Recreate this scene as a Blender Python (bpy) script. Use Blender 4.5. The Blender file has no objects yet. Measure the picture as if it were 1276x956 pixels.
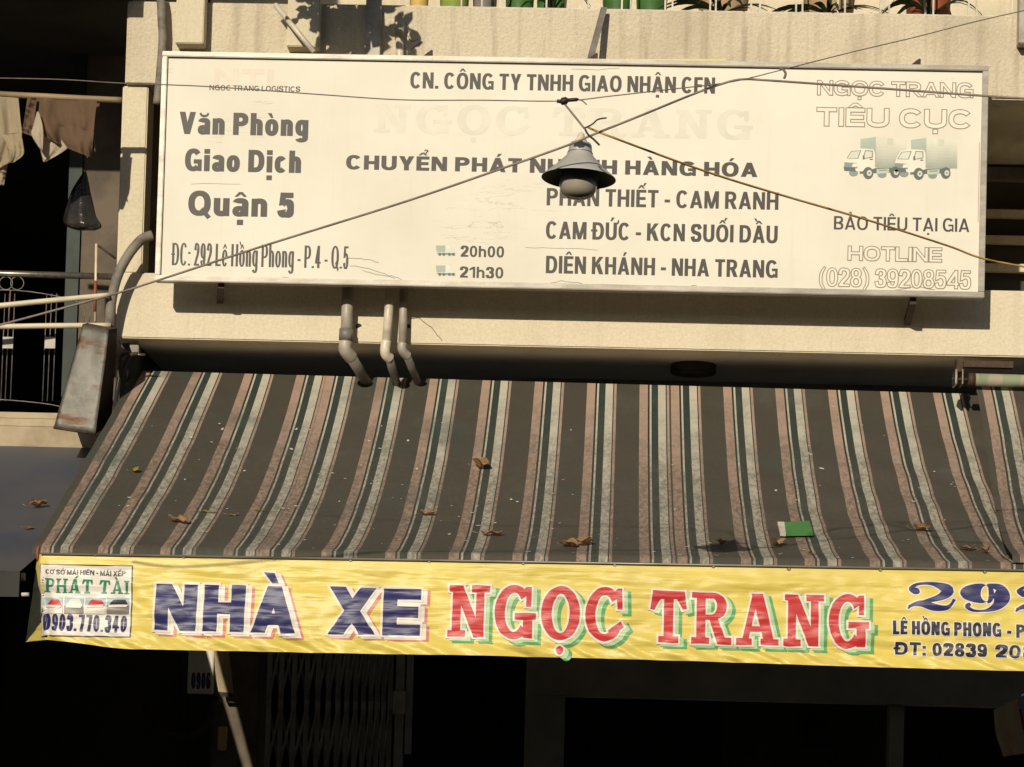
import bpy, bmesh, math, random, mathutils
import mathutils.geometry
from mathutils import Matrix, Vector, noise
S = bpy.context.scene
C = S.collection
rnd = random.Random(7)
# ------------------------------------------------------------------ camera
FPX, CX, CY = 3500.0, 638.0, 885.0            # focal length in photo pixels, optical axis
CAM = Vector((0.0, -13.0, 1.6))
ROT = (Matrix.Rotation(math.radians(2.0), 3, 'Z') @ Matrix.Rotation(math.radians(90 + 2.7), 3, 'X')
       @ Matrix.Rotation(0.0275, 3, 'Z'))
cam = bpy.data.cameras.new('camera'); camo = bpy.data.objects.new('camera', cam); C.objects.link(camo)
camo.matrix_world = Matrix.Translation(CAM) @ ROT.to_4x4()
cam.sensor_width = 36; cam.lens = FPX / 1276 * 36; cam.shift_y = (CY - 478) / 1276
cam.clip_start = 0.1; cam.clip_end = 500
S.camera = camo
S.render.resolution_x, S.render.resolution_y = 1024, 767
# ------------------------------------------------------------------ light
SUN = Vector((-0.25, -1.0, 0.40)).normalized()
w = bpy.data.worlds.new('World'); S.world = w; w.use_nodes = True
nt = w.node_tree; sky = nt.nodes.new('ShaderNodeTexSky'); sky.sky_type = 'NISHITA'; sky.sun_disc = False
sky.sun_elevation = math.asin(SUN.z); sky.sun_rotation = math.atan2(SUN.x, SUN.y)
nt.links.new(sky.outputs[0], nt.nodes['Background'].inputs[0]); nt.nodes['Background'].inputs[1].default_value = 0.05
sl = bpy.data.lights.new('sun', 'SUN'); sl.energy = 4.0; sl.angle = math.radians(0.5); sl.color = (1.0, 0.90, 0.73)
so = bpy.data.objects.new('sun', sl); C.objects.link(so); so.rotation_euler = SUN.to_track_quat('Z', 'Y').to_euler()
S.view_settings.view_transform = 'Standard'; S.view_settings.look = 'None'
S.view_settings.exposure = 0.0; S.view_settings.gamma = 1.0
# ------------------------------------------------------------------ helpers
def P(x, y, Y):
    d = ROT @ Vector(((x - CX) / FPX, -(y - CY) / FPX, -1.0))
    return CAM + d * ((Y - CAM.y) / d.y)
def tag(o, label=None, cat=None, group=None, kind=None):
    for k, v in (('label', label), ('category', cat), ('group', group), ('kind', kind)):
        if v: o[k] = v
    return o
def thing(name, label, cat, loc=(0, 0, 0), group=None):
    o = bpy.data.objects.new(name, None); C.objects.link(o); o.location = loc; o.empty_display_size = .1
    return tag(o, label, cat, group)
def link(name, me, mat, parent=None):
    o = bpy.data.objects.new(name, me); C.objects.link(o)
    if mat is not None and not me.materials: me.materials.append(mat)
    if parent is not None:
        o.parent = parent; o.matrix_parent_inverse = Matrix.Translation(-parent.location)
    return o
class MB:
    def __init__(s): s.bm = bmesh.new()
    def box(s, a, b, bev=0.0):
        r = bmesh.ops.create_cube(s.bm, size=1)['verts']
        a = Vector(a); b = Vector(b); c = (a + b) / 2; d = b - a
        for v in r: v.co = Vector((v.co.x * d.x + c.x, v.co.y * d.y + c.y, v.co.z * d.z + c.z))
        if bev:
            es = list({e for v in r for e in v.link_edges})
            bmesh.ops.bevel(s.bm, geom=es, offset=bev, segments=2, affect='EDGES')
        return s
    def hexa(s, c8):
        v = [s.bm.verts.new(c) for c in c8]
        for f in ((0, 1, 2, 3), (7, 6, 5, 4), (0, 4, 5, 1), (1, 5, 6, 2), (2, 6, 7, 3), (3, 7, 4, 0)):
            s.bm.faces.new([v[i] for i in f])
        return s
    def quadbox(s, q, y0, y1):                     # four (x, z) corners -> solid between y0 and y1
        return s.hexa([(x, y0, z) for x, z in q] + [(x, y1, z) for x, z in q])
    def tube(s, pts, r, n=8, cap=True):
        pts = [Vector(p) for p in pts]; rs = r if isinstance(r, (list, tuple)) else [r] * len(pts)
        rings = []; up = None
        for i, p in enumerate(pts):
            t = (pts[min(i + 1, len(pts) - 1)] - pts[max(i - 1, 0)]).normalized()
            if up is None: up = Vector((0, 0, 1)) if abs(t.z) < .9 else Vector((1, 0, 0))
            a = t.cross(up).normalized(); b = t.cross(a).normalized(); up = -b if False else a.cross(t)
            rings.append([s.bm.verts.new(p + (a * math.cos(k * 2 * math.pi / n) + b * math.sin(k * 2 * math.pi / n)) * rs[i]) for k in range(n)])
        for A, B in zip(rings, rings[1:]):
            for k in range(n):
                f = s.bm.faces.new((A[k], A[(k + 1) % n], B[(k + 1) % n], B[k])); f.smooth = True
        if cap: s.bm.faces.new(rings[0][::-1]); s.bm.faces.new(rings[-1])
        return s
    def lathe(s, prof, c, n=32, tilt=None):
        c = Vector(c); rings = []
        for r, z in prof:
            ring = []
            for k in range(n):
                a = k * 2 * math.pi / n; v = Vector((r * math.cos(a), r * math.sin(a), z))
                if tilt: v = tilt @ v
                ring.append(s.bm.verts.new(c + v))
            rings.append(ring)
        for A, B in zip(rings, rings[1:]):
            for k in range(n):
                f = s.bm.faces.new((A[k], A[(k + 1) % n], B[(k + 1) % n], B[k])); f.smooth = True
        if prof[0][0] < .001 or prof[-1][0] < .001: bmesh.ops.remove_doubles(s.bm, verts=s.bm.verts, dist=1e-5)
        return s
    def grid(s, fn, nu, nv, th=0.0):
        V = [[s.bm.verts.new(fn(i / nu, j / nv)) for j in range(nv + 1)] for i in range(nu + 1)]
        for i in range(nu):
            for j in range(nv):
                f = s.bm.faces.new((V[i][j], V[i + 1][j], V[i + 1][j + 1], V[i][j + 1])); f.smooth = True
        if th: bmesh.ops.solidify(s.bm, geom=s.bm.faces[:], thickness=th)
        return s
    def done(s, name, mat, parent=None, recalc=True):
        if recalc: bmesh.ops.recalc_face_normals(s.bm, faces=s.bm.faces[:])
        me = bpy.data.meshes.new(name); s.bm.to_mesh(me); s.bm.free()
        return link(name, me, mat, parent)
def crom(pts, n=6):
    pts = [Vector(p) for p in pts]; out = []
    for i in range(len(pts) - 1):
        p0, p1, p2, p3 = pts[max(i - 1, 0)], pts[i], pts[i + 1], pts[min(i + 2, len(pts) - 1)]
        for k in range(n):
            t = k / n
            out.append(.5 * ((2 * p1) + (p2 - p0) * t + (2 * p0 - 5 * p1 + 4 * p2 - p3) * t * t + (3 * p1 - p0 - 3 * p2 + p3) * t ** 3))
    return out + [pts[-1]]
# ------------------------------------------------------------------ materials
def base(name, col, rough=.8, metal=0.0, spec=.3):
    m = bpy.data.materials.new(name); m.use_nodes = True
    b = m.node_tree.nodes['Principled BSDF']
    b.inputs['Base Color'].default_value = (*col, 1); b.inputs['Roughness'].default_value = rough
    b.inputs['Metallic'].default_value = metal; b.inputs['Specular IOR Level'].default_value = spec
    return m, m.node_tree, b
def N(nt, t, **k):
    n = nt.nodes.new(t)
    for a, v in k.items(): setattr(n, a, v)
    return n
def mixc(nt, fac, a, b, mode='MIX'):
    m = N(nt, 'ShaderNodeMix', data_type='RGBA', blend_type=mode)
    for sock, v in ((m.inputs[0], fac), (m.inputs[6], a), (m.inputs[7], b)):
        if hasattr(v, 'is_linked'): nt.links.new(v, sock)
        elif isinstance(v, (int, float)): sock.default_value = v
        else: sock.default_value = (*v, 1)
    return m.outputs[2]
def nz(nt, scale, detail=4, rough=.55, vec=None, stretch=(1, 1, 1), dist=0):
    if vec is None: vec = N(nt, 'ShaderNodeTexCoord').outputs['Object']
    mp = N(nt, 'ShaderNodeMapping'); mp.inputs['Scale'].default_value = stretch; nt.links.new(vec, mp.inputs[0])
    n = N(nt, 'ShaderNodeTexNoise'); n.inputs['Scale'].default_value = scale; n.inputs['Detail'].default_value = detail
    n.inputs['Roughness'].default_value = rough; n.inputs['Distortion'].default_value = dist
    nt.links.new(mp.outputs[0], n.inputs['Vector']); return n.outputs['Fac']
def ramp(nt, fac, a, b, ca=(0, 0, 0), cb=(1, 1, 1)):
    r = N(nt, 'ShaderNodeValToRGB'); nt.links.new(fac, r.inputs[0])
    r.color_ramp.elements[0].position = a; r.color_ramp.elements[0].color = (*ca, 1)
    r.color_ramp.elements[1].position = b; r.color_ramp.elements[1].color = (*cb, 1); return r.outputs[0]
def bump(nt, b, h, strength, dist=.01):
    n = N(nt, 'ShaderNodeBump'); n.inputs['Strength'].default_value = strength; n.inputs['Distance'].default_value = dist
    nt.links.new(h, n.inputs['Height']); nt.links.new(n.outputs[0], b.inputs['Normal'])
def worn(name, col, col2, rough=.8, metal=0, spec=.3, scale=6, lo=.4, hi=.65, bs=.2, bscale=60, bd=.004, stretch=(1, 1, 1)):
    m, t, b = base(name, col, rough, metal, spec)
    c = mixc(t, ramp(t, nz(t, scale, 6, .6, stretch=stretch), lo, hi), col, col2)
    t.links.new(c, b.inputs['Base Color'])
    if bs: bump(t, b, nz(t, bscale, 4), bs, bd)
    return m
def plaster(name, col, dirt, rough_cast=1.0, streak=.5):
    m, t, b = base(name, col, .92, 0, .15)
    fine = nz(t, 70, 5, .7)
    c = mixc(t, ramp(t, fine, .35, .7), tuple(x * .87 for x in col), tuple(min(1, x * 1.06) for x in col))
    blot = ramp(t, nz(t, 1.6, 6, .65), .5, .8)
    c = mixc(t, mixc(t, .5, (0, 0, 0), blot), c, dirt)
    st = ramp(t, nz(t, 3.0, 5, .6, stretch=(5, 1, .35)), .52, .78)
    c = mixc(t, mixc(t, streak, (0, 0, 0), st), c, dirt)
    sp = ramp(t, nz(t, 90, 2, .5), .74, .78)
    c = mixc(t, mixc(t, .5, (0, 0, 0), sp), c, tuple(x * .4 for x in dirt))
    t.links.new(c, b.inputs['Base Color'])
    v = N(t, 'ShaderNodeTexNoise'); v.inputs['Scale'].default_value = 55; v.inputs['Detail'].default_value = 5; v.inputs['Roughness'].default_value = .7
    tc = N(t, 'ShaderNodeTexCoord'); t.links.new(tc.outputs['Object'], v.inputs['Vector'])
    bump(t, b, v.outputs['Fac'], .9 * rough_cast, .012)
    return m
M = {}
M['cast'] = plaster('rough_plaster', (.70, .61, .455), (.33, .275, .19), 1.0, .85)
M['fascia'] = plaster('fascia_plaster', (.73, .64, .475), (.42, .35, .24), .55, .3)
M['smooth'] = plaster('smooth_plaster', (.66, .58, .42), (.38, .33, .24), .18, .5)
M['soffit'] = worn('soffit_paint', (.72, .66, .55), (.6, .55, .45), .9, scale=2.5, bs=.05)
M['dark'] = worn('shade_tone_wall', (.07, .064, .05), (.05, .045, .036), .9, scale=3, bs=.1)  # dark base colour carries the shade of recess and shop
M['dark2'] = worn('shade_tone_room', (.012, .011, .009), (.008, .0075, .006), .9, scale=3, bs=0)  # near-black: deep shade of the rooms is put into the colour
M['lintel'] = worn('lintel_paint', (.28, .25, .19), (.2, .18, .14), .9, scale=3, bs=.1)
M['brownwall'] = worn('brown_wall', (.15, .118, .088), (.085, .068, .052), .9, scale=4, bs=.2)
M['teal'] = worn('teal_paint', (.035, .048, .04), (.022, .03, .026), .6, scale=9, bs=.1)
M['ledge'] = worn('ledge_stone', (.44, .36, .24), (.28, .22, .14), .85, scale=5, bs=.3)
M['grey'] = worn('grey_pvc', (.40, .36, .29), (.27, .24, .19), .45, spec=.5, scale=14, bs=.08)
M['greydark'] = worn('old_grey_pipe', (.21, .19, .165), (.13, .115, .10), .5, spec=.4, scale=10, bs=.2)
M['pvc'] = worn('white_pvc', (.66, .59, .46), (.46, .40, .31), .4, spec=.5, scale=14, bs=.05)
M['conduit'] = worn('dirty_conduit', (.24, .21, .17), (.12, .105, .09), .7, scale=16, bs=.4)
M['alu'] = worn('aluminium', (.30, .28, .24), (.19, .17, .14), .45, metal=.5, spec=.5, scale=22, lo=.35, hi=.7, bs=.08, stretch=(.3, 1, 1))
M['zinc'] = worn('zinc_shade', (.56, .54, .49), (.40, .385, .35), .42, metal=.25, scale=6, bs=.04)
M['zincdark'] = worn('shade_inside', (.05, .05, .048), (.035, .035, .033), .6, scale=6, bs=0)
M['black'] = worn('black_plastic', (.018, .018, .018), (.03, .028, .025), .5, bs=0)
M['rustdark'] = worn('dark_steel', (.05, .035, .028), (.09, .05, .03), .7, metal=.3, scale=30, bs=.3)
M['steel'] = worn('stained_steel', (.30, .27, .22), (.17, .14, .11), .35, metal=.75, scale=20, bs=.05)
M['bamboo'] = worn('bamboo_pole', (.33, .24, .14), (.20, .14, .08), .6, scale=12, bs=.1, stretch=(.3, 1, 1))
M['polew'] = worn('pale_pole', (.70, .61, .44), (.50, .42, .30), .5, scale=10, bs=.05, stretch=(.4, 1, 1))
M['thin'] = worn('ironwork', (.20, .18, .15), (.12, .10, .08), .5, metal=.4, scale=30, bs=0)
M['ironred'] = worn('red_ironwork', (.30, .09, .05), (.20, .08, .05), .6, scale=30, bs=0)
M['wire'] = worn('wire_grey', (.17, .14, .11), (.11, .09, .075), .6, scale=30, bs=0)
M['cable'] = worn('cable_brown', (.27, .22, .18), (.18, .15, .12), .5, scale=20, bs=0)
M['yellowwire'] = worn('yellow_wire', (.50, .29, .07), (.36, .20, .05), .45, scale=20, bs=0)
M['blue'] = worn('blue_tarpaulin', (.055, .066, .095), (.11, .10, .095), .45, spec=.5, scale=1.3, lo=.35, hi=.7, bs=.15, bscale=8)
M['cream_cloth'] = worn('cream_cloth', (.60, .50, .34), (.52, .43, .29), .95, scale=4, bs=.3, bscale=25)
M['brown_cloth'] = worn('brown_cloth', (.26, .165, .10), (.22, .14, .085), .95, scale=4, bs=.3, bscale=25)
M['white_cloth'] = worn('white_cloth', (.72, .62, .47), (.64, .55, .41), .95, scale=4, bs=.2)
M['bag'] = worn('black_bag', (.02, .019, .016), (.035, .03, .022), .22, spec=.7, scale=10, bs=.8, bscale=9, bd=.02)
M['leaf'] = worn('dead_leaf', (.50, .30, .15), (.32, .18, .085), .6, scale=18, bs=.2)
M['leafy'] = worn('yellow_leaf', (.50, .40, .10), (.36, .26, .06), .6, scale=18, bs=.2)
M['green_leaf'] = worn('green_leaf', (.05, .10, .025), (.10, .14, .035), .5, scale=10, bs=0)
M['darkleaf'] = worn('dark_leaf', (.03, .045, .02), (.06, .07, .03), .5, scale=10, bs=0)
M['packet'] = worn('green_paper', (.07, .24, .055), (.055, .20, .05), .6, scale=8, bs=.1)
M['paperw'] = worn('white_paper', (.60, .56, .48), (.5, .47, .4), .7, scale=8, bs=0)
M['pot_green'] = worn('green_pot', (.07, .17, .04), (.05, .12, .03), .35, spec=.6, scale=8, bs=0)
M['pot_lime'] = worn('lime_pot', (.27, .33, .06), (.2, .26, .05), .45, scale=8, bs=0)
M['pot_yellow'] = worn('yellow_pot', (.6, .42, .12), (.5, .34, .1), .5, scale=8, bs=0)
M['pot_tan'] = worn('tan_pot', (.5, .36, .2), (.4, .28, .16), .7, scale=8, bs=.1)
M['pot_red'] = worn('terracotta', (.36, .10, .045), (.28, .075, .035), .7, scale=8, bs=.1)
M['rail'] = worn('rail_paint', (.62, .58, .48), (.4, .36, .28), .5, scale=20, bs=0)
M['asphalt'] = worn('asphalt', (.06, .058, .054), (.045, .043, .04), .95, scale=3, bs=.4)
M['paving'] = worn('paving', (.34, .31, .26), (.28, .25, .21), .9, scale=3, bs=.3)
M['green_roller'] = None
def flat(name, col, rough=.5, spec=.35):
    return worn(name, col, tuple(c * .9 for c in col), rough, spec=spec, scale=9, bs=0)
# sign face: sun-bleached vinyl
m, t, b = base('bleached_vinyl', (.80, .75, .64), .75, 0, .15)
c = mixc(t, ramp(t, nz(t, 1.4, 6, .6), .35, .75), (.80, .76, .65), (.70, .655, .54))
c = mixc(t, mixc(t, .35, (0, 0, 0), ramp(t, nz(t, 4, 5, .6, stretch=(6, 1, .4)), .55, .8)), c, (.66, .60, .47))
cr = N(t, 'ShaderNodeMath', operation='ABSOLUTE'); sb = N(t, 'ShaderNodeMath', operation='SUBTRACT'); sb.inputs[1].default_value = .5
t.links.new(nz(t, 2.6, 5, .6, stretch=(.7, 1, 5), dist=.3), sb.inputs[0]); t.links.new(sb.outputs[0], cr.inputs[0])
ln = ramp(t, cr.outputs[0], .0, .006, (1, 1, 1), (0, 0, 0))
sel = ramp(t, nz(t, 1.7, 2, .5), .60, .66)
mm = mixc(t, 1.0, ln, sel, 'MULTIPLY'); c = mixc(t, mixc(t, .55, (0, 0, 0), mm), c, (.35, .29, .2))
t.links.new(c, b.inputs['Base Color']); bump(t, b, nz(t, 5, 4, stretch=(.6, 1, 1.6)), .25, .01); M['signface'] = m
# awning cloth: repeat of stripes in uv.x, dirt in world space
PER = 65.3
def awning_mat(name, ragged=1):
    m, t, b = base(name, (.1, .1, .1), .75, 0, .2)
    uv = N(t, 'ShaderNodeUVMap'); sx = N(t, 'ShaderNodeSeparateXYZ'); t.links.new(uv.outputs[0], sx.inputs[0])
    r = N(t, 'ShaderNodeValToRGB'); r.color_ramp.interpolation = 'CONSTANT'; t.links.new(sx.outputs[0], r.inputs[0])
    dk, gr, pk, cm, bk = (.080, .071, .053), (.040, .055, .046), (.47, .33, .25), (.60, .56, .45), (.030, .027, .022)
    st = [(0, pk), (10.4, bk), (12.0, gr), (12.6, cm), (14.8, bk), (15.4, gr), (23.2, cm), (32.6, bk), (33.7, pk), (36.8, dk)]
    e = r.color_ramp.elements
    e[0].position = 0; e[0].color = (*st[0][1], 1); e[1].position = st[1][0] / PER; e[1].color = (*st[1][1], 1)
    for p, cc in st[2:]:
        k = e.new(p / PER); k.color = (*cc, 1)
    c = r.outputs[0]
    # grime: grows down the slope (uv.y 0 at the wall, 1 at the bar)
    gp = N(t, 'ShaderNodeMath', operation='ADD'); n1 = nz(t, 3.2, 7, .68)
    t.links.new(sx.outputs[1], gp.inputs[0]); t.links.new(n1, gp.inputs[1])
    g = ramp(t, gp.outputs[0], .50, .95)
    sp = ramp(t, nz(t, 55, 7, .8, stretch=(1, .45, .45)), .44, .56)
    g2 = mixc(t, 1.0, g, sp, 'MULTIPLY')
    c = mixc(t, mixc(t, .6, (0, 0, 0), g2), c, (.10, .086, .068))
    c = mixc(t, mixc(t, .30, (0, 0, 0), g), c, (.085, .073, .058))
    grn = ramp(t, nz(t, 1.8, 5, .6), .54, .68); c = mixc(t, mixc(t, .45, (0, 0, 0), grn), c, (.055, .082, .066))
    pale = ramp(t, nz(t, 2.3, 6, .6, stretch=(1.5, 1, 1)), .56, .75)
    c = mixc(t, mixc(t, .22, (0, 0, 0), pale), c, (.17, .18, .155))
    t.links.new(c, b.inputs['Base Color'])
    w1 = N(t, 'ShaderNodeMath', operation='MULTIPLY'); w1.inputs[1].default_value = .05
    t.links.new(nz(t, 900, 2), w1.inputs[0]); ad = N(t, 'ShaderNodeMath', operation='ADD')
    t.links.new(w1.outputs[0], ad.inputs[0]); t.links.new(nz(t, 6, 5), ad.inputs[1])
    bump(t, b, ad.outputs[0], .45, .02)
    tr = N(t, 'ShaderNodeBsdfTranslucent'); t.links.new(c, tr.inputs[0]); mx = N(t, 'ShaderNodeMixShader'); mx.inputs[0].default_value = .16
    t.links.new(b.outputs[0], mx.inputs[1]); t.links.new(tr.outputs[0], mx.inputs[2]); t.links.new(mx.outputs[0], t.nodes['Material Output'].inputs[0]); return m
M['awning'] = awning_mat('striped_canvas')
# banner vinyl inks share the same creases
def vinyl(name, col, rough=.42, tr=False):
    m, t, b = base(name, col, rough, 0, .38)
    c = mixc(t, ramp(t, nz(t, 5, 5), .35, .7), col, tuple(x * .88 for x in col)); t.links.new(c, b.inputs['Base Color'])
    a = nz(t, 5, 3, .5, stretch=(.22, 1, 3.4), dist=.35); d = nz(t, 16, 3, .5, stretch=(.3, 1, 2.2), dist=.4)
    mu = N(t, 'ShaderNodeMath', operation='MULTIPLY'); mu.inputs[1].default_value = .35; t.links.new(d, mu.inputs[0])
    ad = N(t, 'ShaderNodeMath', operation='ADD'); t.links.new(a, ad.inputs[0]); t.links.new(mu.outputs[0], ad.inputs[1])
    bump(t, b, ad.outputs[0], .42, .02); return m
M['yellow'] = vinyl('yellow_vinyl', (.69, .55, .12))
M['navy'] = vinyl('navy_ink', (.028, .028, .115)); M['red'] = vinyl('red_ink', (.52, .035, .035))
M['vwhite'] = vinyl('white_ink', (.74, .68, .60)); M['pink'] = vinyl('pink_ink', (.62, .20, .16))
M['vgreen'] = vinyl('green_ink', (.10, .34, .12)); M['vgreen2'] = vinyl('pale_green_ink', (.42, .58, .30)); M['dgreen'] = vinyl('dark_green_ink', (.03, .22, .12))
M['vblack'] = vinyl('black_ink', (.03, .03, .045)); M['vsky'] = vinyl('sky_ink', (.36, .48, .52)); M['vgrey'] = vinyl('grey_ink', (.22, .2, .17))
M['ink'] = flat('dark_ink', (.048, .041, .033)); M['inkfaint'] = flat('faded_ink', (.69, .65, .535)); M['inkpink'] = flat('faded_pink_ink', (.70, .61, .49))
M['inkline'] = flat('outline_ink', (.25, .19, .13)); M['signcream'] = flat('cream_ink', (.79, .735, .61))
M['inkredge'] = flat('magenta_edge', (.42, .12, .18)); M['inkyedge'] = flat('yellow_edge', (.72, .58, .16))
M['glass'] = worn('opal_glass', (.33, .29, .23), (.27, .235, .19), .18, spec=.6, scale=6, bs=0)
# rusty sheet
m, t, b = base('rusty_sheet', (.3, .29, .27), .55, .35, .4)
c = mixc(t, ramp(t, nz(t, 9, 5), .35, .65), (.42, .40, .35), (.27, .255, .22))
c = mixc(t, ramp(t, nz(t, 6, 6, .65, stretch=(.5, 1, 1.6)), .50, .60), c, (.24, .10, .035)); t.links.new(c, b.inputs['Base Color'])
bump(t, b, nz(t, 20, 5), .3, .01); M['rusty'] = m
m, t, b = base('patterned_roller_cloth', (.4, .4, .3), .7)
c = mixc(t, ramp(t, nz(t, 9, 2, stretch=(1.5, .3, .3)), .47, .53), (.34, .30, .22), (.24, .27, .17))
t.links.new(c, b.inputs['Base Color']); M['rollcloth'] = m
# ------------------------------------------------------------------ flat print
CAPH = 1.0
def rect(x0, x1, y0, y1): return [(x0, y0), (x1, y0), (x1, y1), (x0, y1)]
def ring(cx, cy, rx, ry, w, h, a0=0, a1=360, e=.86, n=None):
    """part of a squarish ring as one polygon; a full ring comes as two halves"""
    if a1 - a0 >= 360: return ring(cx, cy, rx, ry, w, h, a0, a0 + 180, e) + ring(cx, cy, rx, ry, w, h, a0 + 180, a0 + 360, e)
    n = n or max(6, int((a1 - a0) / 13)); A = [math.radians(a0 + (a1 - a0) * k / n) for k in range(n + 1)]
    f = lambda v: math.copysign(abs(v) ** e, v) if abs(v) > 1e-6 else 0.0
    o = [(cx + rx * f(math.cos(a)), cy + ry * f(math.sin(a))) for a in A]
    ri, si = max(.01, rx - w), max(.01, ry - h)
    return [o + [(cx + ri * f(math.cos(a)), cy + si * f(math.sin(a))) for a in reversed(A)]]
def stroke(pts, n=5):
    p = crom([(x, y, w_) for x, y, w_ in pts], n); L, R = [], []
    for i, q in enumerate(p):
        d = p[min(i + 1, len(p) - 1)] - p[max(i - 1, 0)]; l = math.hypot(d.x, d.y) or 1
        nx, ny = -d.y / l, d.x / l; h = max(q.z, .01) / 2
        L.append((q.x + nx * h, q.y + ny * h)); R.append((q.x - nx * h, q.y - ny * h))
    return L + R[::-1]
def sk(pts, W, w, h, n=4):
    """stroke through a box of width W: points inset so that the outside touches 0..W / 0..1; width blends h..w by direction"""
    out = []
    for i, (x, y) in enumerate(pts):
        a, b_ = pts[max(i - 1, 0)], pts[min(i + 1, len(pts) - 1)]; dx, dy = abs(b_[0] - a[0]), abs(b_[1] - a[1]); l = math.hypot(dx, dy) or 1
        out.append((x * (W - w) + w / 2, y * (1.02 - h) + h / 2 - .01, (w * dy + h * dx) / l))
    return stroke(out, n)
ACC = {'Ă': ('A', 'b'), 'Â': ('A', 'c'), 'Ậ': ('A', 'cd'), 'Ầ': ('A', 'cg'), 'Ả': ('A', 'k'), 'À': ('A', 'g'), 'Á': ('A', 'a'), 'Ạ': ('A', 'd'), 'Ê': ('E', 'c'), 'Ế': ('E', 'ca'), 'Ể': ('E', 'ck'),
       'Ô': ('O', 'c'), 'Ố': ('O', 'ca'), 'Ồ': ('O', 'cg'), 'Ó': ('O', 'a'), 'Ọ': ('O', 'd'), 'Ơ': ('O', 'h'), 'Ở': ('O', 'hk'), 'Ứ': ('U', 'ha'), 'Ụ': ('U', 'd'),
       'ă': ('a', 'b'), 'ậ': ('a', 'cd'), 'ê': ('e', 'c'), 'ò': ('o', 'g'), 'ồ': ('o', 'cg'), 'ị': ('i', 'd')}
def par(x0, x1, x2, x3): return [(x0, 0), (x1, 0), (x3, 1), (x2, 1)]
def glyph(ch, w, h):
    if ch in ACC:
        b0, marks = ACC[ch]; W, P_ = glyph(b0, w, h); P_ = list(P_); cap = b0.isupper(); cx = W / 2; b = 1.07 if cap else .79; t = min(.16, h * .8)
        for m_ in marks:
            if m_ == 'c': P_.append([(cx - .24, b), (cx - .07, b + .20), (cx + .07, b + .20), (cx + .24, b), (cx + .12, b), (cx, b + .10), (cx - .12, b)])
            if m_ in 'ag':
                s_ = 1 if m_ == 'a' else -1; ox, oy = ((s_ * .17, .15) if 'c' in marks else (0, 0)); x = cx + ox; y = b + oy; k = .8 if 'c' in marks else 1
                P_.append([(x - s_ * .07, y), (x + s_ * .05, y), (x + s_ * .22 * k, y + .22 * k), (x + s_ * .02, y + .22 * k)])
            if m_ == 'k':
                ox, oy = ((.16, .14) if 'c' in marks else (0, 0)); x = cx + ox; y = b + oy
                P_.append(stroke([(x - .10, y + .18, .07), (x - .02, y + .24, .08), (x + .08, y + .19, .08), (x + .02, y + .10, .08), (x - .01, y, .07)], 3))
            if m_ == 'b': P_.append(stroke([(cx - .20, b + .17, .10), (cx - .11, b + .05, .11), (cx + .11, b + .05, .11), (cx + .20, b + .17, .10)], 4))
            if m_ == 'd': P_.append(rect(cx - w * .48, cx + w * .48, -.13 - h, -.13))
            if m_ == 'h': P_.append(stroke([(W - w * .6, .93, .10), (W + .06, .97, .12), (W + .10, 1.15, .10)], 4))
        return W, P_
    X = .73
    D = dict
    if ch == 'A': W = .84; return W, [par(0, w, W / 2 - w / 2, W / 2 + w / 2), par(W - w, W, W / 2 - w / 2, W / 2 + w / 2), rect(W * .22, W * .78, .19, .19 + h * .95)]
    if ch == 'V': W = .80; return W, [par(W / 2 - w / 2, W / 2 + w / 2, 0, w), par(W / 2 - w / 2, W / 2 + w / 2, W - w, W)]
    if ch == 'X': W = .82; k = w * 1.12; return W, [par(0, k, W - k, W), par(W - k, W, 0, k)]
    if ch == 'Y': W = .78; k = w * 1.08; return W, [rect(W / 2 - w / 2, W / 2 + w / 2, 0, .45), [(W / 2 - w / 2, .36), (W / 2 + w / 2, .36), (k, 1), (0, 1)], [(W / 2 - w / 2, .36), (W / 2 + w / 2, .36), (W, 1), (W - k, 1)]]
    if ch == 'B': W = .74; return W, [rect(0, w, 0, 1), rect(w * .9, .42, 1 - h, 1), rect(w * .9, .42, .5 - h * .45, .5 + h * .45), rect(w * .9, .42, 0, h)] + ring(.40, .735, W - .43, .265, w, h, -90, 90) + ring(.40, .27, W - .40, .27, w, h, -90, 90)
    if ch in 'DĐ': W = .80; return W, [rect(0, w, 0, 1), rect(w * .9, .38, 1 - h, 1), rect(w * .9, .38, 0, h)] + ring(.36, .5, W - .36, .5, w, h, -90, 90) + ([rect(-.10, .34, .46, .46 + h * .75)] if ch == 'Đ' else [])
    if ch == 'E': W = .66; return W, [rect(0, w, 0, 1), rect(w * .9, W, 1 - h, 1), rect(w * .9, W, 0, h), rect(w * .9, W * .94, .5 - h / 2, .5 + h / 2)]
    if ch == 'F': W = .62; return W, [rect(0, w, 0, 1), rect(w * .9, W, 1 - h, 1), rect(w * .9, W * .92, .47 - h / 2, .47 + h / 2)]
    if ch == 'C': W = .80; return W, ring(W / 2, .5, W / 2, .515, w, h, 38, 322)
    if ch == 'G': W = .84; return W, ring(W / 2, .5, W / 2, .515, w, h, 38, 318) + [rect(W * .52, W, .53 - h * .9, .53), rect(W - w * .72, W, .0, .48)]
    if ch == 'H': W = .78; return W, [rect(0, w, 0, 1), rect(W - w, W, 0, 1), rect(w * .9, W - w * .9, .5 - h / 2, .5 + h / 2)]
    if ch == 'I': return w, [rect(0, w, 0, 1)]
    if ch == 'K': W = .82; return W, [rect(0, w, 0, 1), [(w * .8, .30), (w * .8, .30 + w * 1.25), (W - w * 1.25, 1), (W - .02, 1)], [(w + .06, .44), (w + .10 + w * .8, .64), (W, 0), (W - w * 1.2, 0)]]
    if ch == 'L': W = .62; return W, [rect(0, w, 0, 1), rect(w * .9, W, 0, h)]
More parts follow.
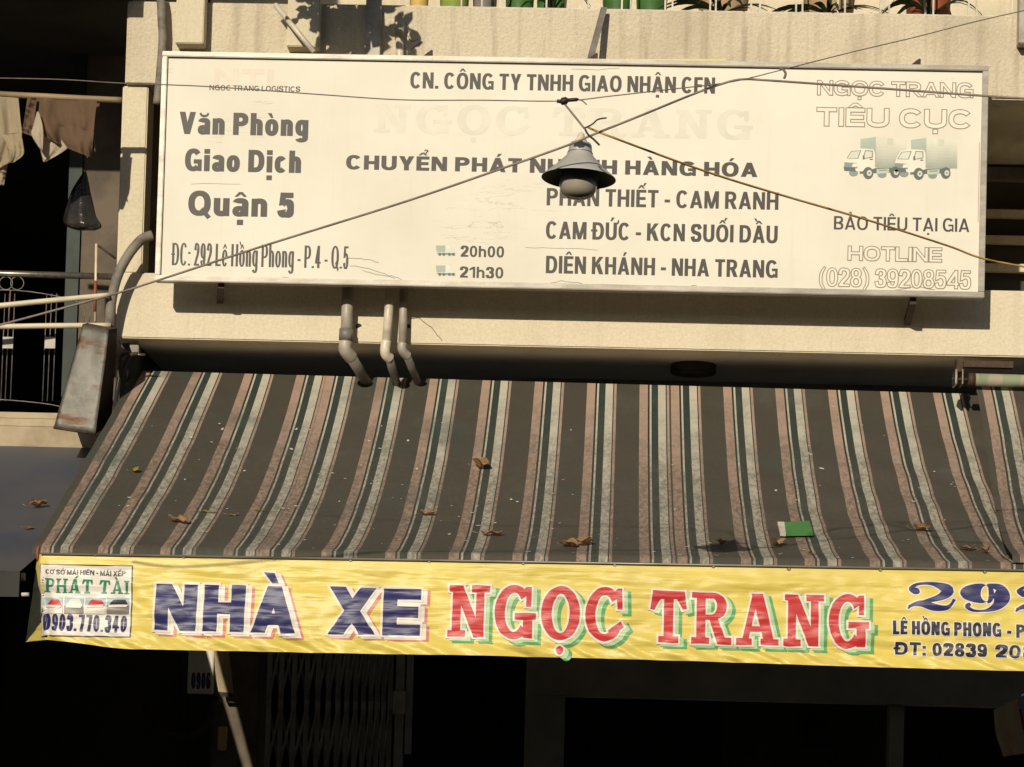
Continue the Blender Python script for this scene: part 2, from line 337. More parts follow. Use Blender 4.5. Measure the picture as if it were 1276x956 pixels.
    if ch == 'M': W = .96; return W, [rect(0, w * .92, 0, 1), rect(W - w * .92, W, 0, 1), [(0, 1), (w * 1.15, 1), (W / 2 + w * .45, 0), (W / 2 - w * .45, 0)], [(W, 1), (W - w * 1.15, 1), (W / 2 - w * .45, 0), (W / 2 + w * .45, 0)]]
    if ch == 'N': W = .79; return W, [rect(0, w * .95, 0, 1), rect(W - w * .95, W, 0, 1), [(0, 1), (w * 1.1, 1), (W, 0), (W - w * 1.1, 0)]]
    if ch in 'OQ': W = .86; return W, ring(W / 2, .5, W / 2, .515, w, h) + ([[(W * .52, .22), (W * .66, .34), (W + .02, -.04), (W - .12, -.14)]] if ch == 'Q' else [])
    if ch in 'PR':
        W = .74; P_ = [rect(0, w, 0, 1), rect(w * .9, W * .55, 1 - h, 1), rect(w * .9, W * .55, .40, .40 + h * .95)] + ring(W * .5, .70, W * .5, .30, w, h, -90, 90)
        if ch == 'R': W = .79; P_.append([(W * .36, .45), (W * .36 + w * 1.1, .47), (W, 0), (W - w * 1.15, 0)])
        return W, P_
    if ch == 'S': W = .74; return W, [sk([(1, .76), (.86, .95), (.5, 1), (.12, .93), (.0, .74), (.14, .58), (.5, .50), (.88, .41), (1, .24), (.86, .06), (.5, 0), (.12, .05), (0, .26)], W, w, h)]
    if ch == 'T': W = .70; return W, [rect(0, W, 1 - h, 1), rect(W / 2 - w / 2, W / 2 + w / 2, 0, 1 - h * .9)]
    if ch == 'U': W = .78; return W, [rect(0, w, .34, 1), rect(W - w, W, .34, 1)] + ring(W / 2, .35, W / 2, .365, w, h, 180, 360)
    if ch == '0': W = .60; return W, ring(W / 2, .5, W / 2, .51, w, h)
    if ch == '1': W = .44; return W, [rect(W - w, W, 0, 1), [(0, .66), (0, .66 + h * .9), (W - w, 1), (W - w * .5, 1), (W - w * .5, .80)]]
    if ch == '2': W = .60; return W, [sk([(0, .70), (.12, .94), (.5, 1), (.93, .90), (.97, .68), (.75, .46), (.35, .24), (.04, .0)], W, w, h), rect(.0, W, 0, h)]
    if ch == '3': W = .60; return W, [sk([(.02, .74), (.14, .94), (.48, 1), (.88, .92), (.94, .74), (.78, .58), (.38, .54)], W, w, h), sk([(.38, .54), (.80, .50), (1, .28), (.88, .06), (.48, 0), (.12, .05), (0, .26)], W, w, h)]
    if ch == '4': W = .64; return W, [rect(W - w * 1.5, W - w * .5, 0, 1), rect(0, W, .20, .20 + h * .95), [(0, .22), (0, .22 + h * 1.2), (W - w * 1.5, 1), (W - w, 1), (W - w, .82), (w * .75, .22)]]
    if ch == '5': W = .60; return W, [rect(.09, W * .95, 1 - h, 1), [(.08, 1), (.08 + w * .85, 1), (.05 + w * .85, .50), (.03, .46)], sk([(.06, .54), (.42, .64), (.86, .58), (1, .32), (.86, .06), (.45, 0), (.12, .05), (0, .24)], W, w, h)]
    if ch in '69':
        W = .60; P_ = ring(W / 2, .33, W / 2, .345, w, h) + [sk([(0, .34), (.03, .66), (.18, .94), (.52, 1), (.86, .95), (.97, .78)], W, w, h)]
        if ch == '9': P_ = [[(W - x, 1 - y) for x, y in p] for p in P_]
        return W, P_
    if ch == '7': W = .58; return W, [rect(0, W, 1 - h, 1), [(W - w, 1 - h * .5), (W, 1 - h * .5), (W, 1 - h), (.18 + w, 0), (.16, 0)]]
    if ch == '8': W = .60; return W, ring(W / 2, .745, W / 2 - .025, .265, w, h * .9) + ring(W / 2, .275, W / 2, .285, w, h * .9)
    if ch in 'nh': W = .60; return W, [rect(0, w, 0, 1 if ch == 'h' else X), rect(W - w, W, 0, X - .26)] + ring(W / 2, X - .27, W / 2, .285, w, h, 0, 180)
    if ch == 'u': W = .60; return W, [rect(0, w, .26, X), rect(W - w, W, 0, X)] + ring(W / 2, .27, W / 2, .285, w, h, 180, 360)
    if ch == 'o': W = .66; return W, ring(W / 2, X / 2, W / 2, X / 2 + .015, w, h)
    if ch == 'c': W = .60; return W, ring(W / 2, X / 2, W / 2, X / 2 + .015, w, h, 40, 320)
    if ch == 'e': W = .64; return W, ring(W / 2, X / 2, W / 2, X / 2 + .015, w, h, 0, 325) + [rect(w * .5, W - w * .1, X / 2 - h * .35, X / 2 + h * .35)]
    if ch == 'a': W = .61; return W, [rect(W - w, W, 0, X - .2)] + ring(W / 2, X - .22, W / 2, .235, w, h, 0, 165) + ring(W / 2 - .03, .205, W / 2 - .03, .22, w, h * .9)
    if ch == 'g': W = .64; return W, [rect(W - w, W, -.08, X)] + ring(W / 2, X / 2 + .01, W / 2, X / 2, w, h) + ring(W / 2, -.06, W / 2, .22, w, h * .9, 200, 360)
    if ch == 'i': return w, [rect(0, w, 0, X), rect(0, w, 1 - h, 1)]
    if ch == '.': return w, [rect(0, w, 0, h)]
    if ch == ':': return w, [rect(0, w, 0, h), rect(0, w, .52, .52 + h)]
    if ch == '-': return .36, [rect(0, .36, .30, .30 + h)]
    if ch in '()':
        P_ = [stroke([(.30, 1.05, w * .5), (.12, .75, w * .8), (.07, .42, w * .85), (.12, .08, w * .8), (.30, -.22, w * .5)])]
        return .34, (P_ if ch == '(' else [[(.34 - x, y) for x, y in p] for p in P_])
    return .3, []
def inflate(poly, g):
    if g == 0: return poly
    A = sum(poly[i][0] * poly[(i + 1) % len(poly)][1] - poly[(i + 1) % len(poly)][0] * poly[i][1] for i in range(len(poly)))
    s = 1 if A > 0 else -1; out = []; n = len(poly)
    for i in range(n):
        p0, p1, p2 = poly[i - 1], poly[i], poly[(i + 1) % n]
        d1 = Vector((p1[0] - p0[0], p1[1] - p0[1])); d2 = Vector((p2[0] - p1[0], p2[1] - p1[1]))
        if d1.length < 1e-7: d1 = d2
        if d2.length < 1e-7: d2 = d1
        d1.normalize(); d2.normalize(); n1 = Vector((d1.y, -d1.x)) * s; n2 = Vector((d2.y, -d2.x)) * s
        q = n1 + n2
        if q.length < .3: q = n1
        q.normalize(); k = min(1 / max(.35, q.dot(n1)), 1.8)
        out.append((p1[0] + q.x * g * k, p1[1] + q.y * g * k))
    return out
def layout(s, w, h, gap, space):
    x = 0; out = []
    for ch in s:
        if ch == ' ': x += space; continue
        W, pcs = glyph(ch, w, h); out += [[(x + a, b_) for a, b_ in p] for p in pcs]; x += W + gap
    return out, x - gap
def flatmesh(polys, step=0):
    """union of overlapping outlines as one flat sheet of triangles facing the street"""
    pts, faces = [], []
    for pc in polys:
        A = sum(pc[i][0] * pc[(i + 1) % len(pc)][1] - pc[(i + 1) % len(pc)][0] * pc[i][1] for i in range(len(pc)))
        pc = pc if A > 0 else pc[::-1]; faces.append(list(range(len(pts), len(pts) + len(pc)))); pts += [Vector(p) for p in pc]
    vs, _e, fs, _a, _b2, src = mathutils.geometry.delaunay_2d_cdt(pts, [], faces, 0, 1e-6)
    fs = [f for f, o_ in zip(fs, src) if o_]
    bm = bmesh.new(); bv = [bm.verts.new((v.x, 0, v.y)) for v in vs]
    for f in fs:
        try: bm.faces.new([bv[k] for k in f])
        except ValueError: pass
    bm.normal_update(); bad = [f for f in bm.faces if f.normal.y > 0]
    if bad: bmesh.ops.reverse_faces(bm, faces=bad)
    return bm
def sans(s, x0, x1, cap, stem, grow=0, gap=.11, space=.30, hs=.84):
    """polygons in photo pixels relative to (x0, baseline): x right, z up"""
    w = .2
    for _ in range(3):
        _p, nat = layout(s, w, .18, gap, space); sx = (x1 - x0) / nat; w = min(stem / sx, .33)
    polys, nat = layout(s, w, min(.29, stem * hs / cap), gap, space); sx = (x1 - x0) / nat
    polys = [[(a * sx, b_ * cap) for a, b_ in p] for p in polys]
    return [inflate(p, grow) for p in polys]
def to_plane(polys, x0, x1, yb, Y, dx=0, dy=0):
    a, b_ = P(x0 + dx, yb + dy, Y), P(x1 + dx, yb + dy, Y); k = (b_.x - a.x) / (x1 - x0)
    return [[(a.x + u * k, a.z + v * k) for u, v in p] for p in polys]
def print_obj(polys, Y, mat, parent, step=.00002, name='lettering'):
    bm = flatmesh(polys, step)
    for v in bm.verts: v.co.y += Y
    me = bpy.data.meshes.new(name); bm.to_mesh(me); bm.free(); return link(name, me, mat, parent)
def sign_text(s, x0, x1, yb, cap, mat, parent, Y, stem, hs=.84):
    return print_obj(to_plane(sans(s, x0, x1, cap, stem, hs=hs), x0, x1, yb, Y), Y, mat, parent)
def sign_outline(s, x0, x1, yb, cap, parent, Y, stem):
    print_obj(to_plane(sans(s, x0, x1, cap, stem, grow=1.15), x0, x1, yb, Y), Y, M['inkline'], parent)
    print_obj(to_plane(sans(s, x0, x1, cap, stem, grow=.0), x0, x1, yb, Y), Y - .0006, M['signcream'], parent)
# slab-serif letters: pieces in units of cap height
def arc(cx, cy, ro, so_, ri, si, a0, a1, n=14, icx=None):
    icx = cx if icx is None else icx
    A = [math.radians(a0 + (a1 - a0) * k / n) for k in range(n + 1)]
    return [(cx + ro * math.cos(a), cy + so_ * math.sin(a)) for a in A] + [(icx + ri * math.cos(a), cy + si * math.sin(a)) for a in reversed(A)]
SLAB = {
 'N': (.98, [rect(.10, .30, 0, 1), rect(0, .42, 0, .13), [(.02, 1), (.02, .88), (.12, .86), (.36, 1)], [(.10, 1), (.34, 1), (.85, 0), (.62, 0)], rect(.66, .85, 0, 1), rect(.55, .98, .87, 1)]),
 'G': (.98, [arc(.46, .5, .46, .53, .22, .38, 42, 318, 22), rect(.48, .98, .36, .48), rect(.68, .90, 0, .40), [(.60, .90), (.74, .80), (.74, .62), (.86, .62), (.86, 1.0), (.74, 1.0)]]),
 'O': (.92, [arc(.46, .5, .46, .53, .21, .38, 90, 270, 18), arc(.46, .5, .46, .53, .21, .38, -90, 90, 18)]),
 'C': (.92, [arc(.46, .5, .46, .53, .22, .38, 40, 322, 22), [(.60, .90), (.74, .80), (.76, .60), (.88, .60), (.86, 1.0), (.76, 1.0)], [(.62, .05), (.92, .27), (.84, .38), (.55, .20)]]),
 'T': (.90, [rect(.06, .84, .86, 1), rect(.34, .57, 0, .9), rect(.21, .70, 0, .12), [(.06, 1), (0, .66), (.10, .64), (.26, .87)], [(.84, 1), (.90, .66), (.80, .64), (.64, .87)]]),
 'R': (.98, [rect(.12, .34, 0, 1), rect(0, .44, 0, .12), rect(0, .2, .88, 1), rect(.3, .50, .87, 1), rect(.3, .50, .45, .57), arc(.50, .725, .36, .275, .12, .15, -90, 90, 14), [(.42, .5), (.64, .5), (.88, 0), (.64, 0)], rect(.64, .98, 0, .12)]),
 'A': (1.04, [[(.40, 1), (.52, .90), (.27, 0), (.12, 0)], [(.36, 1), (.64, 1), (.95, 0), (.70, 0)], rect(.26, .78, .25, .36), rect(0, .38, 0, .12), rect(.60, 1.04, 0, .12)]),
 'P': (.86, [rect(.12, .34, 0, 1), rect(0, .48, 0, .10), rect(0, .2, .90, 1), rect(.3, .48, .88, 1), rect(.3, .48, .42, .54), arc(.48, .71, .36, .29, .14, .17, -90, 90, 14)]),
 'H': (.98, [rect(.10, .30, 0, 1), rect(.68, .88, 0, 1), rect(.28, .7, .44, .56), rect(0, .40, 0, .1), rect(.58, .98, 0, .1), rect(0, .40, .9, 1), rect(.58, .98, .9, 1)]),
 'I': (.44, [rect(.11, .33, 0, 1), rect(0, .44, 0, .1), rect(0, .44, .9, 1)]),
 'L': (.8, [rect(.10, .32, 0, 1), rect(0, .8, 0, .12), rect(0, .42, .9, 1)]),
 '2': (1.56, [stroke([(.40, .60, .10), (.30, .68, .26), (.14, .78, .12), (.38, .95, .10), (.85, .97, .14), (1.28, .76, .40), (1.10, .50, .26), (.60, .30, .14), (.08, .10, .09)]),
              stroke([(.06, .02, .05), (.20, .16, .12), (.50, .22, .24), (.85, .10, .26), (1.18, .08, .18), (1.38, .18, .10), (1.50, .42, .10)])]),
 '9': (1.60, [arc(.72, .66, .70, .37, .20, .30, 90, 270, 18, .86), arc(.88, .66, .20, .37, .05, .30, -90, 90, 8, .86), stroke([(.86, .98, .10), (1.25, .88, .30), (1.32, .55, .52), (1.20, .24, .34), (.85, .03, .10), (.45, .02, .08), (.24, .16, .14), (.34, .26, .10)])]),
}
def slab(s, x0, x1, cap, grow=0.0, gap=.12, dots=()):
    out = []; x = 0
    for i, ch in enumerate(s):
        if ch == ' ': x += .45; continue
        w_, pieces = SLAB[ch]; pieces = list(pieces)
        if i in dots: pieces.append([(w_ / 2 + .085 * math.cos(a * math.pi / 6), -.205 + .085 * math.sin(a * math.pi / 6)) for a in range(12)])
        if (s, i) in ACUTE: pieces.append([(w_ * .45, 1.06), (w_ * .60, 1.06), (w_ * .80, 1.30), (w_ * .58, 1.30)])
        if (s, i) in GRAVE: pieces.append([(w_ * .55, 1.06), (w_ * .40, 1.06), (w_ * .20, 1.30), (w_ * .42, 1.30)])
        out += [[(x + a, b_) for a, b_ in p] for p in pieces]; x += w_ + gap
    sx = (x1 - x0) / (x - gap)
    return [inflate([(a * sx, b_ * cap) for a, b_ in p], grow) for p in out]
ACUTE = {('PHAT TAI', 2)}; GRAVE = {('PHAT TAI', 6)}
# ================================================================== SETTING
g = MB().box((-60, -60, -.3), (60, 60, 0)).done('ground', M['asphalt']); tag(g, 'dark asphalt street in front of the shops', kind='structure')
g = MB().box((-60, -4.6, .0), (60, 6, .14)).done('pavement', M['paving']); tag(g, 'worn paved pavement under the awnings', kind='structure')

op = thing('opposite_house', 'plain beige row of houses on the opposite side of the street, out of view', 'building', (0, -17, 0))
MB().box((-30, -27, 0), (30, -17, 7.6)).done('body', worn('opposite_wall', (.30, .26, .20), (.22, .19, .15), .9, scale=1, bs=0), op)
XL = -2.365; XR = 6.0
zf0 = P(640, 431.5, 0).z          # lower edge of fascia
zf1 = P(1255, 362, 0).z           # upper edge of fascia = ledge under the sign
zp0 = P(640, 113, 0).z            # lower edge of parapet
zp1 = P(640, 9.5, 0).z            # upper edge of parapet
bld = thing('shop_house', 'cream rough plastered shop house behind the long sign and striped awning', 'building', (0, 0, 0))
MB().box((XL, 0, zf0), (XR, .14, zf1), .006).done('fascia', M['fascia'], bld)
MB().box((XL + .002, .14, zf0 + .004), (XR, 1.6, zf0 + .16)).done('soffit', M['soffit'], bld)
XP = P(157, 60, 0).x
MB().box((XP, 0, zp0), (XR, .16, zp1), .006).done('parapet', M['cast'], bld)
MB().box((XP + .01, .16, zp0 + .02), (XR, 2.6, zp0 + .18)).done('balcony_slab', M['smooth'], bld)
xa, xb = P(150, 200, .03).x, P(182, 200, .03).x
MB().box((xa, .025, zf1 + .002), (xb, .2, zp0 - .004), .006).done('pilaster', M['smooth'], bld)
MB().box((xa + .002, .2, zf1), (xb - .004, 1.3, zp0 - .003)).done('side_wall', M['brownwall'], bld)
MB().box((xa + .01, 1.3, zf1 - .1), (XR, 1.4, zp0)).done('recess_wall', M['dark'], bld)
MB().box((XL + .01, .142, zf1 - .06), (XR, 1.4, zf1 - .004)).done('recess_sill', M['smooth'], bld)
# upper floor wall behind the balcony
MB().box((XP, 2.6, zp0), (XR, 2.75, zp1 + 2.6)).done('upper_wall', M['smooth'], bld)
for a, b_ in ((218, 253), (357, 397)):
    y1 = 58 if a == 218 else 62
    x0, x1, z = P(a, y1, -.1).x, P(b_, y1, -.1).x, P((a + b_) / 2, y1 - 4, -.1).z
    MB().box((x0, -.10, z), (x1, -.002, zp1 + .7), .004).done('rib', M['smooth'], bld)
x0, x1 = P(455, 40, -.05).x, P(474, 40, -.05).x
MB().box((x0, -.05, P(460, 75, -.05).z), (x1, -.002, zp1 + .7), .003).done('rib', M['grey'], bld)  # darker than the other ribs: leaf shadow put into the colour
# bars of the window grille to the right of the sign
for y in (266, 298.5, 333.5):
    z = P(1255, y, 1.22).z
    MB().box((1.2, 1.22, z - .02), (XR, 1.26, z + .02)).done('grille_bar', M['smooth'], bld)
z = P(1255, 216, .6).z
MB().box((1.2, .6, z - .03), (XR, .66, z + .03)).done('grille_bar', M['brownwall'], bld)
# cracks of plaster: thin recessed dark lines on the fascia
def crack(pts, Y=-.0015, wd=.0013, par=bld):
    q = []
    for i in range(len(pts) - 1):
        for k in range(4):
            t = k / 4; q.append((pts[i][0] * (1 - t) + pts[i + 1][0] * t + rnd.uniform(-.7, .7), pts[i][1] * (1 - t) + pts[i + 1][1] * t + rnd.uniform(-.7, .7)))
    q.append(pts[-1]); mb = MB()
    for a, b_ in zip(q, q[1:]):
        A, B = P(*a, Y), P(*b_, Y); n = Vector((-(B - A).z, 0, (B - A).x)).normalized() * wd
        mb.bm.faces.new([mb.bm.verts.new(p) for p in (A + n, A - n, B - n, B + n)])
    return mb.done('crack', M['rustdark'], par, recalc=False)
crack([(510, 398), (522, 396), (532, 404), (541, 412), (551, 425)])
crack([(505, 28), (511, 36), (506, 44), (514, 52), (521, 49)]); crack([(525, 52), (512, 62)])
MB().tube([P(447, 407, -.001), P(447, 407, .004)], .0145, 16).done('wall_hole', M['black'], bld)
MB().tube([P(508, 408, -.001), P(508, 408, .004)], .016, 7).done('wall_hole', M['black'], bld)
# ---- ground-floor shop front in the shade of the awning
shop = thing('ground_floor_shop', 'dark open shop front in deep shade under the yellow banner', 'shop front', (0, 0, .14))
zc = zf0 + .003
xg0, xg1 = P(322, 900, .4).x, P(650, 900, .4).x
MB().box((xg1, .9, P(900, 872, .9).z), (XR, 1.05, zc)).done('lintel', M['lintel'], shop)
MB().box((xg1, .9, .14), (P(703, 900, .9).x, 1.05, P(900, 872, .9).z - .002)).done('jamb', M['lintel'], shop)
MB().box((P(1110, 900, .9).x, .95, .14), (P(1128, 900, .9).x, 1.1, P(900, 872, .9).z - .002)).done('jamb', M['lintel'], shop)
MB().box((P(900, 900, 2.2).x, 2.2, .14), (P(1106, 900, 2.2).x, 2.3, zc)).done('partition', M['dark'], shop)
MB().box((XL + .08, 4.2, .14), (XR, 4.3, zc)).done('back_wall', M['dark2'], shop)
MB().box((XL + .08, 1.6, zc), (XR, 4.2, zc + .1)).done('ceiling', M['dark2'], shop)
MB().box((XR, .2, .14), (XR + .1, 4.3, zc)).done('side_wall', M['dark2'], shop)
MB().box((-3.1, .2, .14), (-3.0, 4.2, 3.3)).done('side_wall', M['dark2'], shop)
MB().box((XL + .002, .16, 3.0), (XL + .08, 4.3, zc)).done('side_wall', M['dark'], shop)  # unseen wall added to stop sun crossing from the next house
MB().box((-3.0, 1.0, .14), (XL, 1.1, 3.3)).done('sun_block_wall', M['dark'], shop)  # unseen, added to keep sun from leaking into the shop
px0, px1 = P(264, 880, .5).x, P(322, 880, .5).x
MB().box((px0, .5, .14), (px1, .8, 3.3), .004).done('pillar', M['brownwall'], shop)
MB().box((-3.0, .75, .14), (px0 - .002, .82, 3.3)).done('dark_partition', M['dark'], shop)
MB().box((XL + .084, 1.0, 2.9), (xg1 - .003, 1.1, zc)).done('sun_block_wall', M['dark'], shop)  # unseen, added to block sun passing over the canvas top
# wall box hanging in the opening, small
bx = MB(); q0, q1 = P(1003, 930, 2.15), P(1035, 905, 2.15)
o = thing('wall_vent', 'small black louvred box on the dark wall inside the shop', 'vent', tuple((q0 + q1) / 2))
MB().box((q0.x, 2.1, q0.z), (q1.x, 2.19, q1.z), .003).done('housing', M['black'], o)
for k in range(4):
    z = q1.z - .012 - k * .008; MB().box((q0.x + .01, 2.09, z), (q1.x - .01, 2.10, z + .004)).done('slat', M['dark'], o)
q0, q1 = P(865, 925, 2.15), P(915, 905, 2.15)
# ---- folding scissor gate
gate = thing('folding_gate', 'grey folding scissor gate gathered at the left of the dark shop opening', 'gate', (P(415, 950, .4).x, .4, .14))
xs = [335, 350, 366, 382, 396, 409, 421, 432, 443, 453, 462, 470, 478, 486]
zt = P(420, 800, .4).z; gm = worn('gate_paint', (.30, .28, .23), (.2, .18, .15), .6, scale=8, bs=0)
xw = [P(x, 880, .4).x for x in xs]
for x in xw: MB().box((x - .012, .39, .16), (x + .012, .405, 3.3)).done('bar', gm, gate)
for i in range(len(xw) - 1):
    for zz in (zt - .62, zt - .28, zt + .06, zt + .4):
        for s in (0, 1):
            a = Vector((xw[i], .384 if s else .412, zz if s else zz + .30)); b_ = Vector((xw[i + 1], .384 if s else .412, zz + .30 if s else zz))
            MB().tube([a, b_], .007, 4).done('cross_bar', gm, gate)
x = P(498, 880, .4).x
MB().box((x - .02, .37, .16), (x + .022, .43, 3.3)).done('lock_stile', gm, gate)
MB().box((x - .03, .36, P(498, 890, .4).z), (x + .03, .37, P(498, 862, .4).z)).done('lock_plate', M['grey'], gate)
x = P(510, 880, .4).x; MB().box((x - .015, .37, P(510, 940, .4).z), (x + .015, .42, 3.3)).done('guide_post', gm, gate)
# ---- left neighbour
nb = thing('neighbour_house', 'dark open balcony room of the house left of the sign', 'building', (-3.2, 0, 3.4))
XN = xa - .004; XNL = -6.0; zl = P(60, 556, -.02).z
MB().box((XNL, 0, zl - .1), (XN, .3, P(60, 532, 0).z), .004).done('ledge', M['ledge'], nb)
MB().box((XNL, .03, P(60, 532, 0).z + .002), (P(118, 500, 0).x, .3, P(60, 521, 0).z), .004).done('ledge', M['ledge'], nb)
MB().box((XNL, .06, P(60, 521, 0).z + .002), (P(113, 500, 0).x, .3, P(60, 512, 0).z), .004).done('ledge', M['ledge'], nb)
zfl = P(60, 512, 0).z
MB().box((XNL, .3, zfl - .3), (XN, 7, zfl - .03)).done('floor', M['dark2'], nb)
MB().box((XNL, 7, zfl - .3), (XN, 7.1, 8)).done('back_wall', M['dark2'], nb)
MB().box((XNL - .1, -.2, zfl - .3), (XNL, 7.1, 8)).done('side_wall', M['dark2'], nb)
yb = 1.15
MB().box((P(101, 300, yb).x, yb, zfl - .1), (XN, yb + .12, 6.2)).done('brown_wall', M['brownwall'], nb)
MB().box((P(84, 300, yb).x, yb - .02, zfl - .1), (P(101, 300, yb).x - .003, yb + .10, 6.2)).done('door_frame', M['teal'], nb)
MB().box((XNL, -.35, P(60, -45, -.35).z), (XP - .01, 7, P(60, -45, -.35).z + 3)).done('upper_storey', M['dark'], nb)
z = P(60, 72, 2.5).z
MB().box((XNL, 2.5, z - .05), (XN, 2.6, z + .05)).done('ceiling_beam', M['dark'], nb)

# ================================================================== SIGN
YS = -.24
SA, SB = P(203, 65, YS), P(1226, 372, YS)
sx0, sx1, sz0, sz1 = -2.144, 1.654, 4.1365, 5.2065
sign = thing('shop_sign', 'long cream shop sign with dark Vietnamese lettering hung on the plaster wall', 'sign', (0, YS, sz0))
MB().box((sx0 + .02, YS + .006, sz0 + .02), (sx1 - .02, YS + .05, sz1 - .02)).done('panel', M['signface'], sign)
fw = .030
for a, b_ in (((sx0, YS - .012, sz0), (sx1, YS + .05, sz0 + fw * .9)), ((sx0, YS - .012, sz1 - fw * .8), (sx1, YS + .05, sz1)),
              ((sx0, YS - .0117, sz0 + fw * .9), (sx0 + fw * .8, YS + .0497, sz1 - fw * .8)), ((sx1 - fw * .9, YS - .0117, sz0 + fw * .9), (sx1, YS + .0497, sz1 - fw * .8))):
    MB().box(a, b_, .003).done('frame', M['alu'], sign)
for x, y in ((275, 356), (1137, 376)):
    p = P(x, y, YS + .03); q = P(x - 7, y + 26, -.005) if x > 1000 else P(x - 4, y + 16, -.06)
    MB().hexa([(p.x - .012, p.y, p.z + .02), (p.x + .018, p.y, p.z + .02), (p.x + .018, p.y, p.z - .012), (p.x - .012, p.y, p.z - .012),
               (q.x - .012, -.002, q.z + .02), (q.x + .018, -.002, q.z + .02), (q.x + .018, -.002, q.z - .012), (q.x - .012, -.002, q.z - .012)]).done('bracket', M['rustdark'], sign)
for x, y in ((534, 66), (1143, 77), (740, 70)):
    p = P(x, y, YS); MB().hexa([(p.x - .035, YS + .02, sz1), (p.x + .018, YS + .02, sz1), (p.x + .018, YS + .02, sz1 + .035), (p.x + .010, YS + .02, sz1 + .036),
               (p.x - .035, YS + .03, sz1), (p.x + .018, YS + .03, sz1), (p.x + .018, YS + .03, sz1 + .035), (p.x + .010, YS + .03, sz1 + .036)]).done('clip', M['rustdark'], sign)
YT = YS + .0054
T = [("NGOC TRANG LOGISTICS", 261, 374, 112.5, 6.6, 1.35, 'ink'), ("NTL", 266, 357, 106, 21, 7.5, 'inkpink'),
     ("Văn Phòng", 223, 384, 167, 28, 7.2, 'ink'), ("Giao Dịch", 230, 375, 213, 28, 7.2, 'ink'), ("Quận 5", 234, 366, 268.5, 31, 8.2, 'ink'),
     ("ĐC: 292 Lê Hồng Phong - P.4 - Q.5", 214, 434, 330.5, 28, 2.9, 'ink'),
     ("CN. CÔNG TY TNHH GIAO NHẬN CFN", 511, 891, 110, 20.5, 4.3, 'ink'),
     ("CHUYỂN PHÁT NHANH HÀNG HÓA", 431, 944, 211, 18, 6.2, 'ink'),
     ("PHAN THIẾT - CAM RANH", 681, 970, 256, 22, 4.4, 'ink'), ("CAM ĐỨC - KCN SUỐI DẦU", 680, 969, 297.5, 22, 4.4, 'ink'),
     ("DIÊN KHÁNH - NHA TRANG", 680, 969, 340.5, 22, 4.4, 'ink'),
     ("20h00", 574, 628, 320, 14, 2.9, 'ink'), ("21h30", 573, 627, 346, 14, 2.9, 'ink'),
     ("BẢO TIÊU TẠI GIA", 1039, 1208, 286, 17, 2.9, 'ink')]
for s, x0, x1, yb_, cp, st, mt in T: sign_text(s, x0, x1, yb_, cp, M[mt], sign, YT, st, min(.84, 4.6 * .84 / st) if st > 5 and cp < 20 else .84)
sign_outline("NGỌC TRANG", 1019, 1212, 118, 17.5, sign, YT, 2.9); sign_outline("TIÊU CỤC", 1018, 1210, 156.5, 22.5, sign, YT, 5.0)
sign_outline("HOTLINE", 1057, 1173, 324, 17, sign, YT, 3.0); sign_outline("(028) 39208545", 1021, 1209, 356, 22, sign, YT, 2.6)
print_obj(to_plane(slab('NGOC TRANG', 466, 938, 36, gap=.14, dots=(2,)), 466, 938, 165, YT), YT, M['inkfaint'], sign)
# coloured slivers of the old print along the frame
def sliver(x0, x1, y, h, mat):
    a, b_ = P(x0, y, YT), P(x1, y, YT); hh = h / 3500 * 12.76
    mb = MB(); mb.bm.faces.new([mb.bm.verts.new(p) for p in ((a.x, YT, a.z), (b_.x, YT, b_.z), (b_.x, YT, b_.z + hh), (a.x, YT, a.z + hh))])
    mb.done('print_edge', M[mat], sign, recalc=False)
sliver(620, 905, 75.5, 1.8, 'inkyedge'); sliver(905, 1010, 79, 1.6, 'inkredge'); sliver(1010, 1090, 81.5, 1.6, 'inkredge'); sliver(360, 415, 71, 1.0, 'inkredge'); sliver(520, 590, 352, 2.2, 'inkyedge')
a = P(1224.5, 150, YT); MB().box((sx1 - .034, YT - .0004, sz0 + .35), (sx1 - .0315, YT + .001, sz1 - .35)).done('print_edge', M['inkredge'], sign)
